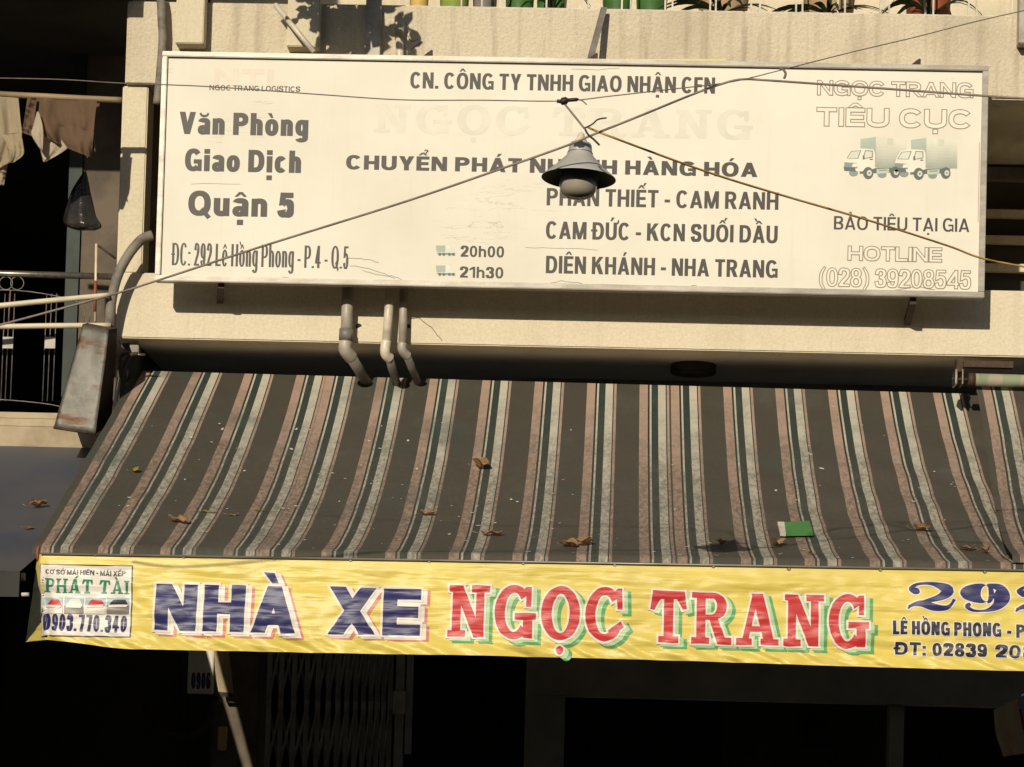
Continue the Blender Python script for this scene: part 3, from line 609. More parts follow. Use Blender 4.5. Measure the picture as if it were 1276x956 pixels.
# tears and curled lips in the vinyl along the lower frame
for pts in ([(352, 345), (380, 350), (410, 349), (445, 351)], [(436, 331), (460, 335), (475, 340), (492, 347)], [(452, 337), (470, 343), (488, 344), (505, 350)],
            [(434, 322), (455, 323), (472, 327)], [(680, 354), (700, 350), (715, 352), (734, 355)], [(852, 358), (866, 356), (880, 358)], [(585, 352), (600, 351), (612, 353)],
            [(1115, 362), (1140, 357), (1165, 361)], [(238, 229), (300, 229.5)], [(655, 308.5), (700, 309), (745, 312)], [(713, 86), (745, 87), (772, 85)]):
    crack(pts, YT - .0005, .0008 if pts[0][1] > 315 else .0005, sign)
def lorry(x, y, s, par, small=False):
    def pc(poly, mat, k):
        mb = MB(); mb.bm.faces.new([mb.bm.verts.new(P(x + a * s, y + b_ * s, YT) - Vector((0, .0002 * k, 0))) for a, b_ in poly])
        bmesh.ops.triangulate(mb.bm, faces=mb.bm.faces[:]); mb.done('print', mat, par, recalc=False)
    G = INK
    for q in range(8): pc([(21, -38 + 36 * q / 8), (41, -41 + 39 * q / 8), (41, -41 + 39 * (q + 1) / 8), (21, -38 + 36 * (q + 1) / 8)], SIDC[q], 1)
    for q in range(10):
        ya, yb_ = (lambda v: (-41 + 40 * v, -37 + 36 * v))(q / 10), (lambda v: (-41 + 40 * v, -37 + 36 * v))((q + 1) / 10)
        pc([(41, ya[0]), (81, ya[1]), (81, yb_[1]), (41, yb_[0])], BOXC[q], 1)
    pc([(56, -39.5), (64, -38.7), (64, -30), (56, -30)], G['patch'], 2)
    pc([(20, 0), (72, -1), (70, 5), (20, 7)], G['dark'], 1)
    pc([(2, -14), (8, -24), (20, -26), (38, -25), (40, -20), (40, 0), (22, 4), (0, 2), (0, -8)], M['signcream'], 3)
    pc([(3, -13), (9, -22.5), (22, -23.5), (18, -12.5)], G['line'], 4); pc([(4.2, -13.6), (9.6, -21.8), (20.6, -22.7), (17.2, -13.2)], G['pale'], 5)
    pc([(24, -12), (27, -23.5), (37, -23), (37, -14)], G['line'], 4); pc([(25.2, -13), (27.8, -22.5), (36, -22), (36, -15)], G['pale'], 5)
    pc([(24, -17), (26.4, -17), (26.4, -11.5), (24, -11.5)], G['dark'], 6); pc([(33, -12.5), (37, -12.5), (37, -11), (33, -11)], G['dark'], 6)
    pc([(0, -8), (18, -7), (17, 0), (0, 0)], G['dark2'], 5); pc([(11, -6), (19, -7), (19, -2), (10, -2)], M['signcream'], 6)
    pc([(-1, -2), (14, -1), (15, 4), (0, 3)], G['dark'], 7)
    pc([(42, 1), (58, 0), (58, 6), (42, 7)], G['mid'], 4); pc([(45, 2), (56, 1.5), (56, 3), (45, 3.5)], G['dark2'], 5)
    for cx, cy, r in ((31, 6, 8), (66, 5, 7.6)):
        c12 = [(cx + r * .85 * math.cos(k * .5236), cy + r * math.sin(k * .5236)) for k in range(12)]; pc(c12, G['dark'], 6)
        pc([(cx + 1.5 + r * .42 * math.cos(k * .7854), cy + r * .5 * math.sin(k * .7854)) for k in range(8)], G['pale'], 7)
        pc([(cx + 1.5 + r * .16 * math.cos(k * 1.2566), cy + r * .2 * math.sin(k * 1.2566)) for k in range(5)], G['dark'], 8)
    for cx, cy in ((12, 6), (49, 8)): pc([(cx + 6 * math.cos(k * .6283), cy + 4.5 * math.sin(k * .6283)) for k in range(10)], G['dark2'], 2)
INK = {k: flat('lorry_' + k, c) for k, c in dict(patch=(.60, .61, .48), side=(.36, .42, .34), top=(.66, .66, .52), mid=(.50, .55, .42), low=(.36, .40, .32), dark=(.11, .13, .12), dark2=(.22, .28, .28), line=(.16, .14, .11), pale=(.66, .67, .56)).items()}
BOXC = [flat('lorry_box', tuple(a + (b_ - a) * (q / 9) ** 1.2 for a, b_ in zip((.72, .69, .56), (.34, .38, .31)))) for q in range(10)]
SIDC = [flat('lorry_front', tuple(a + (b_ - a) * q / 7 for a, b_ in zip((.42, .50, .40), (.30, .34, .29)))) for q in range(8)]
pic = sign
lorry(1052, 210, .96, pic); lorry(1115, 211, .96, pic)
def tanker(x, y):
    def pc(poly, mat, k):
        mb = MB(); mb.bm.faces.new([mb.bm.verts.new(P(x + a, y + b_, YT) - Vector((0, .0003 * k, 0))) for a, b_ in poly]); mb.done('print', mat, sign, recalc=False)
    pc([(0, 0), (14, 0), (14, 8), (1, 8)], INK['side'], 1); pc([(12, -2), (19, -1.5), (20, 3), (24, 5), (24, 10), (12, 10)], INK['pale'], 2)
    pc([(13.5, 0), (18, 0), (18, 4), (13.5, 4)], M['signcream'], 3); pc([(1, 9), (24, 9.5), (24, 12), (3, 11)], INK['dark2'], 3)
    for cx in (5, 10, 17, 22): pc([(cx + 2 * math.cos(k), 11 + 2 * math.sin(k)) for k in range(6)], INK['dark'], 4)
tanker(543, 306); tanker(543, 331)

# ================================================================== AWNING
YA, YB = .25, -2.05
def bar_z(x): return ZB0 + (x - XB0) * ZBS
_a, _b = P(45, 690, YB), P(1276, 711, YB); XB0, ZB0, ZBS = _a.x, _a.z, (_b.z - _a.z) / (_b.x - _a.x)
_c, _d = P(175, 462, YA), P(1215, 491, YA); ZT0, ZTS, XT0 = _c.z, (_d.z - _c.z) / (_d.x - _c.x), _c.x
def smooth(a, b_, x):
    t = min(1, max(0, (x - a) / (b_ - a))); return t * t * (3 - 2 * t)
def aw_z(x, Y, k=0):
    ya = YA if k == 0 else -.03
    t = (Y - ya) / (YB - ya); zt = ZT0 + (x - XT0) * ZTS + (.0 if k == 0 else -.035)
    sag = .025 + .125 * smooth(-2.28, -1.1, x) if k == 0 else .11
    z = zt + (bar_z(x) + .03 - zt) * t - sag * 4 * t * (1 - t)
    f = 4 * t * (1 - t)
    if k: z += .03
    z += f * (.012 * math.sin(x * 5.1 + 2 * t) + .015 * noise.noise(Vector((x * 2.2, Y * 1.5, 3))) + .007 * noise.noise(Vector((x * 5, Y * 6 + x * 3, 7))))
    # soft creases at the right
    z += f * .006 * math.sin((x * .55 + Y) * 16) * smooth(.3, 1.0, x)
    return z
def on_awning(px, py, fn=None):
    fn = fn or aw_z; lo, hi = YB, YA
    for _ in range(40):
        m_ = (lo + hi) / 2; p = P(px, py, m_)
        if p.z > fn(p.x, m_): hi = m_      # ray above cloth -> farther
        else: lo = m_
        # ray goes up with Y; cloth goes up faster with Y
    best = min((abs(P(px, py, YB + (YA - YB) * k / 400).z - fn(P(px, py, YB + (YA - YB) * k / 400).x, YB + (YA - YB) * k / 400)), k) for k in range(401))
    Y = YB + (YA - YB) * best[1] / 400; p = P(px, py, Y); return Vector((p.x, Y, fn(p.x, Y)))
awn = thing('striped_awning', 'faded dark green awning with pink and cream stripes, littered with dry leaves', 'awning', (0, YA, 3.2))
def canvas(starts, xleft, xright, k, parent, name='canvas', rows=44):
    xs_ = [P(s, 462 + (s - 175) * .0279, YA if k == 0 else -.03).x for s in starts]
    per = .2465
    cols = []                                             # (x, u) pairs, with u restarting at each stripe group
    first = xs_[0]; n0 = 4
    for i in range(n0 + 1):
        x = xleft + (first - xleft) * i / n0; cols.append((x, 1 + (x - first) / per if i < n0 else .99999))
    segs = []
    segs.append(cols)
    for i, x in enumerate(xs_):
        xe = xs_[i + 1] if i + 1 < len(xs_) else xright
        segs.append([(x + (xe - x) * j / 8, min(.9999, (x + (xe - x) * j / 8 - x) / per)) for j in range(9)])
    bm = bmesh.new(); uvl = bm.loops.layers.uv.new('UVMap'); ya = YA if k == 0 else -.03
    cache = {}
    def V(x, r):
        key = (round(x, 6), r)
        if key not in cache:
            if r <= rows:
                t = r / rows; Y = ya + (YB - ya) * t
                xx = x - (.10 * smooth(0, 1, t) * smooth(xleft + .5, xleft, x) if k else 0)
                if k == 0: xx = x + .02 * t * t * smooth(.5, 1.8, x) + .018 * t * smooth(-2.1, -2.315, x)
                cache[key] = bm.verts.new((xx, Y, aw_z(x, Y, k)))
            else:
                q = cache.get((round(x, 6), rows)) or V(x, rows)
                cache[key] = bm.verts.new((q.co.x, q.co.y - .008 * (r - rows), q.co.z - .016 * (r - rows)))
        return cache[key]
    for sg in segs:
        for (xa_, ua), (xb_, ub) in zip(sg, sg[1:]):
            for r in range(rows + 2):
                f = bm.faces.new((V(xa_, r), V(xb_, r), V(xb_, r + 1), V(xa_, r + 1))); f.smooth = True
                for lp, (u, vv) in zip(f.loops, ((ua, r), (ub, r), (ub, r + 1), (ua, r + 1))): lp[uvl].uv = (u, vv / (rows + 2))
    bmesh.ops.recalc_face_normals(bm, faces=bm.faces[:])
    me = bpy.data.meshes.new(name); bm.to_mesh(me); bm.free(); return link(name, me, M['awning'], parent)
starts = [178, 241, 305, 369.8, 406.6, 470.5, 535.8, 601.1, 666.6, 731.9, 797, 835.8, 901, 965.8, 1031.4, 1096.7, 1162.5]
canvas(starts, -2.305, 1.695, 0, awn)
MB().tube([(-2.262, YB + .015, bar_z(-2.262) + .005), (1.75, YB + .015, bar_z(1.75) + .005)], .020, 12).done('front_bar', M['alu'], awn)
MB().tube([(-2.270, YB + .015, bar_z(-2.26)), (-2.261, YB + .015, bar_z(-2.26))], .034, 14).done('bar_cap', M['ironred'], awn)
MB().tube([(-2.29, YA + .04, ZT0 - .03 + (-2.29 - XT0) * ZTS), (1.78, YA + .04, ZT0 - .03 + (1.78 - XT0) * ZTS)], .028, 12).done('roller', M['rustdark'], awn)
# specks on the cloth
def specks(n, xr, parent, k=0, mat='paperw'):
    mb = MB()
    for _ in range(n):
        x = rnd.uniform(*xr); t = rnd.random() ** .6; Y = .15 + (YB - .15) * t; r = rnd.choice((.0025, .003, .004, .006)); a = rnd.uniform(0, 6.28); e = rnd.uniform(1, 2.6)
        z = aw_z(x, Y, k); s = (aw_z(x, Y + .01, k) - z) / .01
        vs = []
        for q in range(6):
            dx = r * math.cos(q * 1.047); dy = r * e * math.sin(q * 1.047); X = dx * math.cos(a) - dy * math.sin(a); Yy = dx * math.sin(a) + dy * math.cos(a)
            vs.append(mb.bm.verts.new((x + X, Y + Yy, z + s * Yy + .004)))
        mb.bm.faces.new(vs)
    tag(mb.done('dirt_specks', M[mat], parent, recalc=False), kind='stuff')
specks(150, (-2.1, 1.6), awn)
# left lifting bracket of the awning
br = thing('awning_bracket', 'dark rusty awning bracket under the left corner of the fascia', 'bracket', tuple(P(165, 445, .0)))
a, b_ = P(161, 430, .05), P(172, 440, .05); MB().box((a.x, .06, b_.z), (b_.x, .12, a.z + .01), .003).done('plate', M['greydark'], br)
MB().tube(crom([P(161, 440, .0), P(151, 444, .0), P(149, 458, .0), P(150, 470, .0)]), .006, 6).done('hook', M['rustdark'], br)
MB().tube(crom([P(172, 441, .0), P(163, 443, .0), P(156, 455, .0), P(152, 474, .0)]), .010, 6).done('lever', M['rustdark'], br)
MB().tube([P(163, 442, .0), P(181, 442, .0)], .006, 6).done('pin', M['steel'], br)
MB().tube([P(159, 466, .12), P(161, 466, .12)], .028, 12).done('crank_wheel', M['steel'], br)
MB().tube([P(148, 470, .1), P(143, 512, .1)], .011, 8).done('crank_rod', M['pvc'], br)
# right-hand neighbour awning
aw2 = thing('striped_awning', 'second striped awning overlapping at the right edge, left part only in view', 'awning', (2.5, 0, 3.1))
canvas([1222.5, 1288, 1353, 1418, 1484], P(1215, 490, -.03).x, 3.2, 1, aw2)
specks(14, (1.75, 2.1), aw2, 1)
MB().tube([(1.70, YB + .015, bar_z(1.7) + .004), (3.2, YB + .015, bar_z(3.2) + .004)], .018, 10).done('front_bar', M['alu'], aw2)
rp, rq = P(1206, 473, -.10), P(1330, 476.5, -.10)
MB().tube([rp, P(1215, 473.3, -.10)], .031, 16).done('roller_end', M['rustdark'], aw2)
MB().tube([P(1215, 473.3, -.10), rq], .029, 18).done('roller', M['rollcloth'], aw2)
MB().tube([P(1186, 472.5, -.10), P(1207, 473, -.10)], .007, 8).done('spindle', M['rustdark'], aw2)
for x0, x1 in ((1190, 1193), (1198.5, 1200.5)):
    a, b_ = P(x0, 479, -.13), P(x1, 449, -.13); MB().box((a.x, -.14, a.z), (b_.x, -.02, P(x0, 460, -.13).z), .002).done('bracket', M['steel'], aw2)
a, b_ = P(1192, 463, -.1), P(1200, 446, -.1); MB().box((a.x, -.10, a.z), (b_.x, -.01, b_.z), .002).done('bracket', M['rustdark'], aw2)
MB().box((P(1200, 452, .02).x, .0, P(1200, 458, .02).z), (P(1262, 452, .02).x, .05, P(1200, 450, .02).z)).done('rail', M['rustdark'], aw2)
# blue awning of the left neighbour
yb0, yb1 = -.02, -2.25; zb0, zb1 = P(60, 557, yb0).z, P(30, 712, yb1).z; xbr = -2.292
bl = thing('blue_awning', 'plain faded blue awning at the lower left behind the striped one', 'awning', (-3.6, 0, zb0))
MB().grid(lambda u, v: Vector((-5.2 + (xbr + 5.2) * u, yb0 + (yb1 - yb0) * v, zb0 + (zb1 - zb0) * v - .04 * 4 * v * (1 - v) + .012 * noise.noise(Vector((u * 8, v * 3, 1))) * 4 * v * (1 - v))), 40, 24).done('canvas', M['blue'], bl)
MB().grid(lambda u, v: Vector((-5.2 + (xbr + 5.2) * u, yb1 - .006 + .012 * math.sin(u * 60) * v, zb1 - .10 * v)), 60, 3).done('valance', worn('old_hem_cloth', (.050, .046, .042), (.035, .033, .03), .8, scale=4, bs=.1), bl)
MB().tube([(-5.2, yb1 + .02, zb1 - .02), (xbr + .015, yb1 + .02, zb1 - .02)], .016, 10).done('front_bar', M['rustdark'], bl)
MB().tube([P(27, 741, yb1), P(36, 741, yb1)], .008, 8).done('bar_end', M['paperw'], bl)

# ================================================================== BANNER
YV = YB - .028
BX0 = P(45, 690, YV).x; BX1 = 3.15
def b_top(x): return bar_z(x) - .004
def b_len(x):
    return (.372 + .022 * smooth(-.5, 1.8, x) - .038 * (1 - smooth(BX0, BX0 + .42, x)))
def bdisp(x, z):
    s = (b_top(x) - z) / .38; s = max(0, min(1.15, s))
    f = min(1, s * 6)
    d = .011 * noise.noise(Vector((x * 2.0, z * 16, 1.3))) * f + .006 * noise.noise(Vector((x * 5 + z * 9, z * 30, 4.1))) * f
    d += .0035 * noise.noise(Vector((x * 16 - z * 14, z * 34, 9))) * f
    hb = smooth(.66, .95, s)                                   # buckles near the free edge
    d += hb * (.020 * noise.noise(Vector((x * 7 + z * 18, z * 9, 2.2))) + .010 * noise.noise(Vector((x * 16 + z * 30, z * 14, 5))))
    d -= .055 * s                                              # hangs a little forward
    # pulled corner at the left: a diagonal fold and the edge tucked back
    u = x - BX0; line = .018 + .055 * s
    if u < line: d += min(.26, (line - u) * 1.9)
    d -= .018 * math.exp(-((u - line) / .02) ** 2) * smooth(0, .3, s)
    d += .03 * math.exp(-((u - .19 - .42 * s) / .05) ** 2) * smooth(0, .3, s) * (1 - smooth(.5, 1.0, s)) * .4
    return d
def bpt(x, z, k=0):
    e = .003; dx = (bdisp(x + e, z) - bdisp(x - e, z)) / (2 * e); dz = (bdisp(x, z + e) - bdisp(x, z - e)) / (2 * e)
    n = Vector((dx, -1, dz)).normalized()
    return Vector((x, YV + bdisp(x, z), z)) + n * (k * .0016), n
DX, DZ = .016, .010
banner = thing('cloth_banner', 'yellow vinyl banner with big navy and red letters screwed along the awning bar', 'banner', (0, YV, 2.6))
def set_normals(me, nor):
    for p in me.polygons: p.use_smooth = True
    me.normals_split_custom_set_from_vertices([tuple(n) for n in nor])
def banner_cloth():
    nx = int((BX1 - BX0) / DX); verts, faces, nor = [], [], []; nv = 37
    for i in range(nx + 1):
        x = BX0 + (BX1 - BX0) * i / nx; L = b_len(x)
        xs_sh = 0
        for j in range(nv + 1):
            s = j / nv; z = b_top(x) - L * s
            # left side line leans outward to the lower left
            x2 = x - .075 * s * smooth(BX0 + .25, BX0, x)
            p, n = bpt(x2, z); verts.append(p); nor.append(n)
    for i in range(nx):
        for j in range(nv):
            a = i * (nv + 1) + j; faces.append((a, a + 1, a + nv + 2, a + nv + 1))
    me = bpy.data.meshes.new('vinyl'); me.from_pydata(verts, [], faces); set_normals(me, nor)
    return link('vinyl', me, M['yellow'], banner)
banner_cloth()
def drape(bm, mat, layer, name='lettering', parent=None):
    """cut flat letters along the cloth grid and lay them on it"""
    xs_ = [v.co.x for v in bm.verts]; zs = [v.co.z for v in bm.verts]; extra = [v.co.y for v in bm.verts]
    y0 = sum(extra) / len(extra)
    for x in [BX0 + DX * k for k in range(int((min(xs_) - BX0) / DX) - 1, int((max(xs_) - BX0) / DX) + 2)]:
        bmesh.ops.bisect_plane(bm, geom=bm.verts[:] + bm.edges[:] + bm.faces[:], plane_co=(x, 0, 0), plane_no=(1, 0, 0), dist=1e-6)
    for z in [DZ * k for k in range(int(min(zs) / DZ) - 1, int(max(zs) / DZ) + 2)]:
        bmesh.ops.bisect_plane(bm, geom=bm.verts[:] + bm.edges[:] + bm.faces[:], plane_co=(0, 0, z), plane_no=(0, 0, 1), dist=1e-6)
    nor = []
    for v in bm.verts:
        o_ = v.co.y; p, n = bpt(v.co.x, v.co.z, layer); v.co = p + n * (YV - o_); nor.append(n)
    me = bpy.data.meshes.new(name); bm.to_mesh(me); bm.free(); set_normals(me, nor); return link(name, me, mat, parent or banner)
def bprint(polys, x0, x1, yb_, mat, layer, dx=0, dy=0, name='lettering'):
    bm = flatmesh(to_plane(polys, x0, x1, yb_, YV, dx, dy), .00002)
    for v in bm.verts: v.co.y += YV
    return drape(bm, M[mat], layer, name)
# NHÀ XE
for wd, x0, x1, yb_ in (("NHÀ", 194, 369, 787), ("XE", 410, 524, 791)):
    f_ = lambda g: sans(wd, x0, x1, 59, 17.5, g, gap=.13, hs=.82)
    bprint(f_(2.6), x0, x1, yb_, 'pink', 1, 8.5, 4.5); bprint(f_(2.8), x0, x1, yb_, 'vwhite', 2, 5, 2.4); bprint(f_(2.8), x0, x1, yb_, 'vwhite', 3); bprint(f_(0), x0, x1, yb_, 'navy', 4)
for wd, x0, x1, yb_, dots in (("NGOC", 558, 777, 794.5, (2,)), ("TRANG", 809, 1081, 801.5, ())):
    f_ = lambda g: slab(wd, x0, x1, 65, g, dots=dots)
    bprint(f_(2.6), x0, x1, yb_, 'vgreen', 1, 8.5, 5.5); bprint(f_(2.0), x0, x1, yb_, 'vgreen2', 2, 5, 3.2); bprint(f_(2.5), x0, x1, yb_, 'vwhite', 3); bprint(f_(0), x0, x1, yb_, 'red', 4)
bprint(slab('292', 1128, 1325, 34, 1.7, gap=.10), 1128, 1325, 760, 'vwhite', 1); bprint(slab('292', 1128, 1325, 34, 0, gap=.10), 1128, 1325, 760, 'navy', 2)
for s, x0, x1, yb_, cp in (("LÊ HỒNG PHONG", 1111, 1246, 791, 17), ("- P.4 - Q.5", 1253, 1340, 795.5, 17), ("ĐT: 02839", 1114, 1228, 817, 16.5), ("208 545", 1239, 1345, 820.5, 16.5)):
    bprint(sans(s, x0, x1, cp, 4.2, 1.1), x0, x1, yb_, 'vwhite', 1); bprint(sans(s, x0, x1, cp, 4.2), x0, x1, yb_, 'vblack', 2)
# awning maker's printed panel at the left end
def bpoly(pts, mat, layer, name='print'):
    bm = flatmesh([[(P(x, y, YV).x, P(x, y, YV).z) for x, y in pts]], 0)
    for v in bm.verts: v.co.y += YV
    return drape(bm, M[mat], layer, name)
def bquad(x0, y0, x1, y1, mat, layer, sk_=0): return bpoly([(x0, y0), (x1, y0 + sk_), (x1, y1 + sk_), (x0, y1)], mat, layer)
bquad(51, 703, 166, 794, 'vblack', 1, 2); bquad(52.3, 704.3, 164.7, 792.7, 'vwhite', 2, 2)
bprint(sans("CƠ SỞ MÁI HIÊN - MÁI XẾP", 57, 157, 6.2, 1.3), 57, 157, 716, 'vblack', 3)
bprint(slab('PHAT TAI', 57, 162, 17, gap=.10), 57, 162, 739, 'dgreen', 3)
for i, (x0, x1) in enumerate(((57, 80), (82, 106), (108, 133), (135, 162))):
    bquad(x0, 746, x1, 765, 'vsky', 3)
    bpoly([(x0, 766), (x0, 756), (x0 + 9, 758), (x1, 757), (x1, 766)], 'vgrey' if i % 2 else 'vwhite', 4)
    m_ = ('red', 'vwhite', 'red', 'vblack')[i]
    bpoly([(x0 + 3, 756), (x0 + 8, 748.5), (x1 - 5, 748.5), (x1 - 1, 756)], m_, 5); bpoly([(x0 + 2, 758.5), (x0 + 3, 756), (x1 - 1, 756), (x1 - 3, 759)], 'vwhite', 6)
bprint(sans("0903.770.340", 57, 160, 21, 3.5, gap=.13), 57, 160, 787, 'navy', 3)
for x, y in ((119, 690.5), (229, 692.5), (342, 694.5), (437, 696.5), (535, 698), (652, 700.5), (766, 702.5), (889, 704.5), (983, 708), (1097, 709), (1227, 711.5)):
    p = P(x, y + 1.5, YV); q, n = bpt(p.x, p.z)
    MB().tube([q, q - Vector((0, .007, 0))], [.0085, .005], 8).done('screw', M['steel'], banner)
MB().tube([(BX0 + .02, YV - .008, b_top(BX0) + .001), (3.1, YV - .008, b_top(3.1) + .001)], .0045, 6).done('clamp_strip', M['alu'], banner)
# ================================================================== SMALL THINGS
# pendant street lamp
YL = -4.05
c0 = P(722, 232, YL); r0 = 46.5 / 3500 * (13 + YL); u = r0 / 46.5
lamp = thing('pendant_lamp', 'grey metal bell shaped lamp hanging from crossed wires in front of the sign', 'lamp', tuple(c0))
tl = Matrix.Rotation(math.radians(1.8), 3, 'Y') @ Matrix.Rotation(math.radians(-3), 3, 'X')
cc = P(721, 223, YL)
prof = [(47, 0), (46.5, 1.2), (41, 6), (33, 13), (25, 21), (17.5, 29), (15.5, 33), (15, 36), (14.2, 43), (12.5, 46), (8, 47)]
MB().lathe([(r * u, z * u) for r, z in prof], cc, 48, tl).done('shade', M['zinc'], lamp)
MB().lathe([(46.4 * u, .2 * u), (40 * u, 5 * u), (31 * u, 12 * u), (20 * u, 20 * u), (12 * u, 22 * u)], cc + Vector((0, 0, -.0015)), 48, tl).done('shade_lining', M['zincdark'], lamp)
MB().lathe([(15.7 * u, 32.6 * u), (16.3 * u, 33.3 * u), (15.6 * u, 34 * u)], cc, 40, tl).done('collar', M['alu'], lamp)
MB().lathe([(8 * u, 46 * u), (7.5 * u, 50 * u), (5 * u, 53 * u), (4 * u, 58 * u), (1.5 * u, 60 * u), (.0, 60 * u)], cc, 20, tl).done('insulator', M['pvc'], lamp)
MB().lathe([(22 * u, 14 * u), (23.6 * u, 8 * u), (23.8 * u, -8 * u), (22.5 * u, -15 * u), (20 * u, -20 * u), (13 * u, -24 * u), (5 * u, -25.6 * u), (0, -26 * u)], cc, 40, tl).done('glass_globe', M['glass'], lamp)
def wire(label, pts, r, mat, cat='wire', sagn=8):
    p = [P(x, y, Y) for x, y, Y in pts]; o = MB().tube(crom(p, sagn), r, 6).done('overhead_wire', M[mat], None)
    return tag(o, label, cat, 'wires strung in front of the sign')
wire('thin dark wire crossing the top of the sign, tied to the lamp suspension', [(-40, 97, -4.05), (70, 99, -4.05), (155, 104, -4.05), (260, 108, -4.05), (400, 118, -4.05), (500, 124.5, -4.05), (600, 125, -4.05), (700, 126, -4.05), (760, 120, -4.05), (830, 112, -4.05), (900, 104, -4.05), (940, 96, -4.0)], .0019, 'wire')
wire('thin wire rising across the plaster to the upper right corner', [(940, 96, -4.0), (977, 86.5, -4.0), (1030, 73, -4.1), (1070, 63, -4.1), (1140, 46.5, -4.2), (1220, 26, -4.2), (1300, 8, -4.2)], .0018, 'wire')
wire('thick pale brown cable rising diagonally across the sign behind the lamp', [(-60, 419, -3.6), (0, 405, -3.7), (135, 368.5, -3.8), (192, 351, -3.85), (330, 306, -3.95), (500, 253, -4.1), (620, 212, -4.2), (705, 182, -4.24), (740, 167.5, -4.24), (800, 143.5, -4.26), (860, 119, -4.05), (900, 104.5, -4.05), (925, 99, -4.05), (960, 100.5, -4.05), (1060, 107.5, -4.3), (1150, 114, -4.3), (1233, 120, -4.3), (1340, 127, -4.3)], .0037, 'cable', 'cable')
wire('yellow wire running from the lamp down to the right across the sign', [(733, 159, -4.05), (760, 170, -4.2), (880, 214, -3.9), (980, 245, -3.6), (1080, 274, -3.4), (1180, 306, -3.1), (1232, 324, -3.0), (1340, 343, -2.9)], .0038, 'yellowwire')
wire('short wire tying the lamp up to the thin wire above it', [(703, 129, -4.05), (716, 145, -4.05), (728, 160, -4.05)], .0036, 'cable')
def crumb(label, pts, r, mat='black', cat='wire tie', name='wire_tie'):
    return tag(MB().tube(crom([P(x, y, Y) for x, y, Y in pts], 4), r, 6).done(name, M[mat]), label, cat)
crumb('black taped knot on the thin wire up and left of the lamp', [(694, 126, -4.29), (700, 126.5, -4.29), (708, 125, -4.29), (721, 124, -4.29)], [.006] * 4 + [.012] * 4 + [.006] * 4 + [.003])
crumb('loose wire end curling down from the taped knot', [(721, 124, -4.29), (726, 126, -4.29), (731, 130.5, -4.29)], .002, 'wire')
crumb('black wire tail sticking up right of the lamp top', [(728, 160, -4.3), (738, 155, -4.3), (745, 149, -4.3), (756, 147, -4.3)], .0026)
crumb('black wire tail hanging down right of the lamp top', [(729, 161, -4.3), (733, 168, -4.3), (740, 174, -4.3), (747, 181, -4.3)], .0034)
crumb('pale knot with a drooping dark end on the wire above the sign corner', [(972, 86, -4.01), (976, 87, -4.02), (979, 92, -4.02), (977, 98, -4.02)], .004, 'wire')
# drain pipes below the sign
def pipe(label, front, elbow, back, r, mat, cat='pipe', collar=None):
    o = thing('drain_pipe', label, cat, tuple(P(*elbow[0])), 'drain pipes bending under the fascia')
    MB().tube([P(*p) for p in front], r, 16).done('upright', M[mat], o)
    MB().tube(crom([P(*p) for p in elbow], 5), r * 1.14, 16).done('elbow', M[mat], o)
    MB().tube([P(*p) for p in back], [r * .95, r * .9], 14).done('spout', M['greydark'], o)  # darker than the upright: shade under the soffit put into the colour
    if collar: MB().tube([P(*p) for p in collar], r * 1.18, 16).done('collar', M['greydark'], o)
    return o
pipe('grey brown drain pipe with thick collar, left of the three under the sign', [(434, 352, -.07), (431, 428, -.07)], [(431, 426, -.07), (430, 434, -.07), (432, 439, -.06), (438, 446, -.03)], [(436, 443, -.04), (458, 478, .20)], .0275, 'grey', collar=[(431.5, 410, -.07), (430.8, 424, -.07)])
pipe('pale pvc drain pipe, middle of the three under the sign', [(487, 352, -.08), (481, 436, -.08)], [(481.5, 425, -.08), (480, 436, -.08), (481, 442, -.07), (486, 447, -.05)], [(484, 444, -.05), (495, 480, .20)], .0215, 'pvc')
pipe('grey drain pipe with smooth elbow, right of the three under the sign', [(503.5, 352, -.06), (501.5, 432, -.06)], [(501.5, 428, -.06), (501, 434, -.06), (503, 439, -.05), (508, 444, -.03)], [(506, 441, -.04), (521, 478, .20)], .0195, 'grey')
tag(MB().tube(crom([P(190, 293, -.10), P(176, 299, -.11), P(160, 318, -.12), P(147, 343, -.12), P(140, 370, -.11), P(137, 398, -.09), P(139, 420, -.05), (P(146, 436, .0)), P(158, 444, .05)], 6), .0235, 14).done('conduit_hose', M['conduit']), 'thick dirty grey conduit hose curving past the left end of the sign', 'hose')
tag(MB().tube(crom([P(199, -8, -.06), P(201, 6, -.07), P(202, 30, -.07), P(203, 48, -.06), P(200, 90, -.05), P(196, 130, -.04)], 5), .021, 12).done('conduit_hose', M['conduit']), 'dirty conduit hose dropping behind the upper left corner of the sign', 'hose')
tag(MB().tube([P(343, 6, -.10), P(392, 66, -.20)], .0125, 10).done('slanting_pipe', M['pvc']), 'thin pale pipe slanting down to the top of the sign across the leaf shadows', 'pipe')
o = thing('vent_pipe', 'short upright grey pipe with a cut cap above the sign', 'pipe', tuple(P(498, 66, -.03)))
MB().tube([P(498.5, 90, -.04), P(498, 47, -.04)], .019, 14).done('pipe', M['pvc'], o); MB().tube([P(498, 48, -.04), P(498, 35, -.04), P(500, 29, -.02)], [.0225, .0225, .016], 14).done('cap', M['grey'], o)
a, b_ = P(752, 9, -.05), P(734, 76, -.20)
tag(MB().hexa([(a.x - .012, a.y, a.z), (a.x + .018, a.y, a.z), (a.x + .018, a.y + .012, a.z), (a.x - .012, a.y + .012, a.z),
               (b_.x - .012, b_.y, b_.z), (b_.x + .018, b_.y, b_.z), (b_.x + .018, b_.y + .012, b_.z), (b_.x - .012, b_.y + .012, b_.z)]).done('metal_strut', M['greydark']), 'grey metal strut leaning from the parapet edge to the sign top', 'strut')
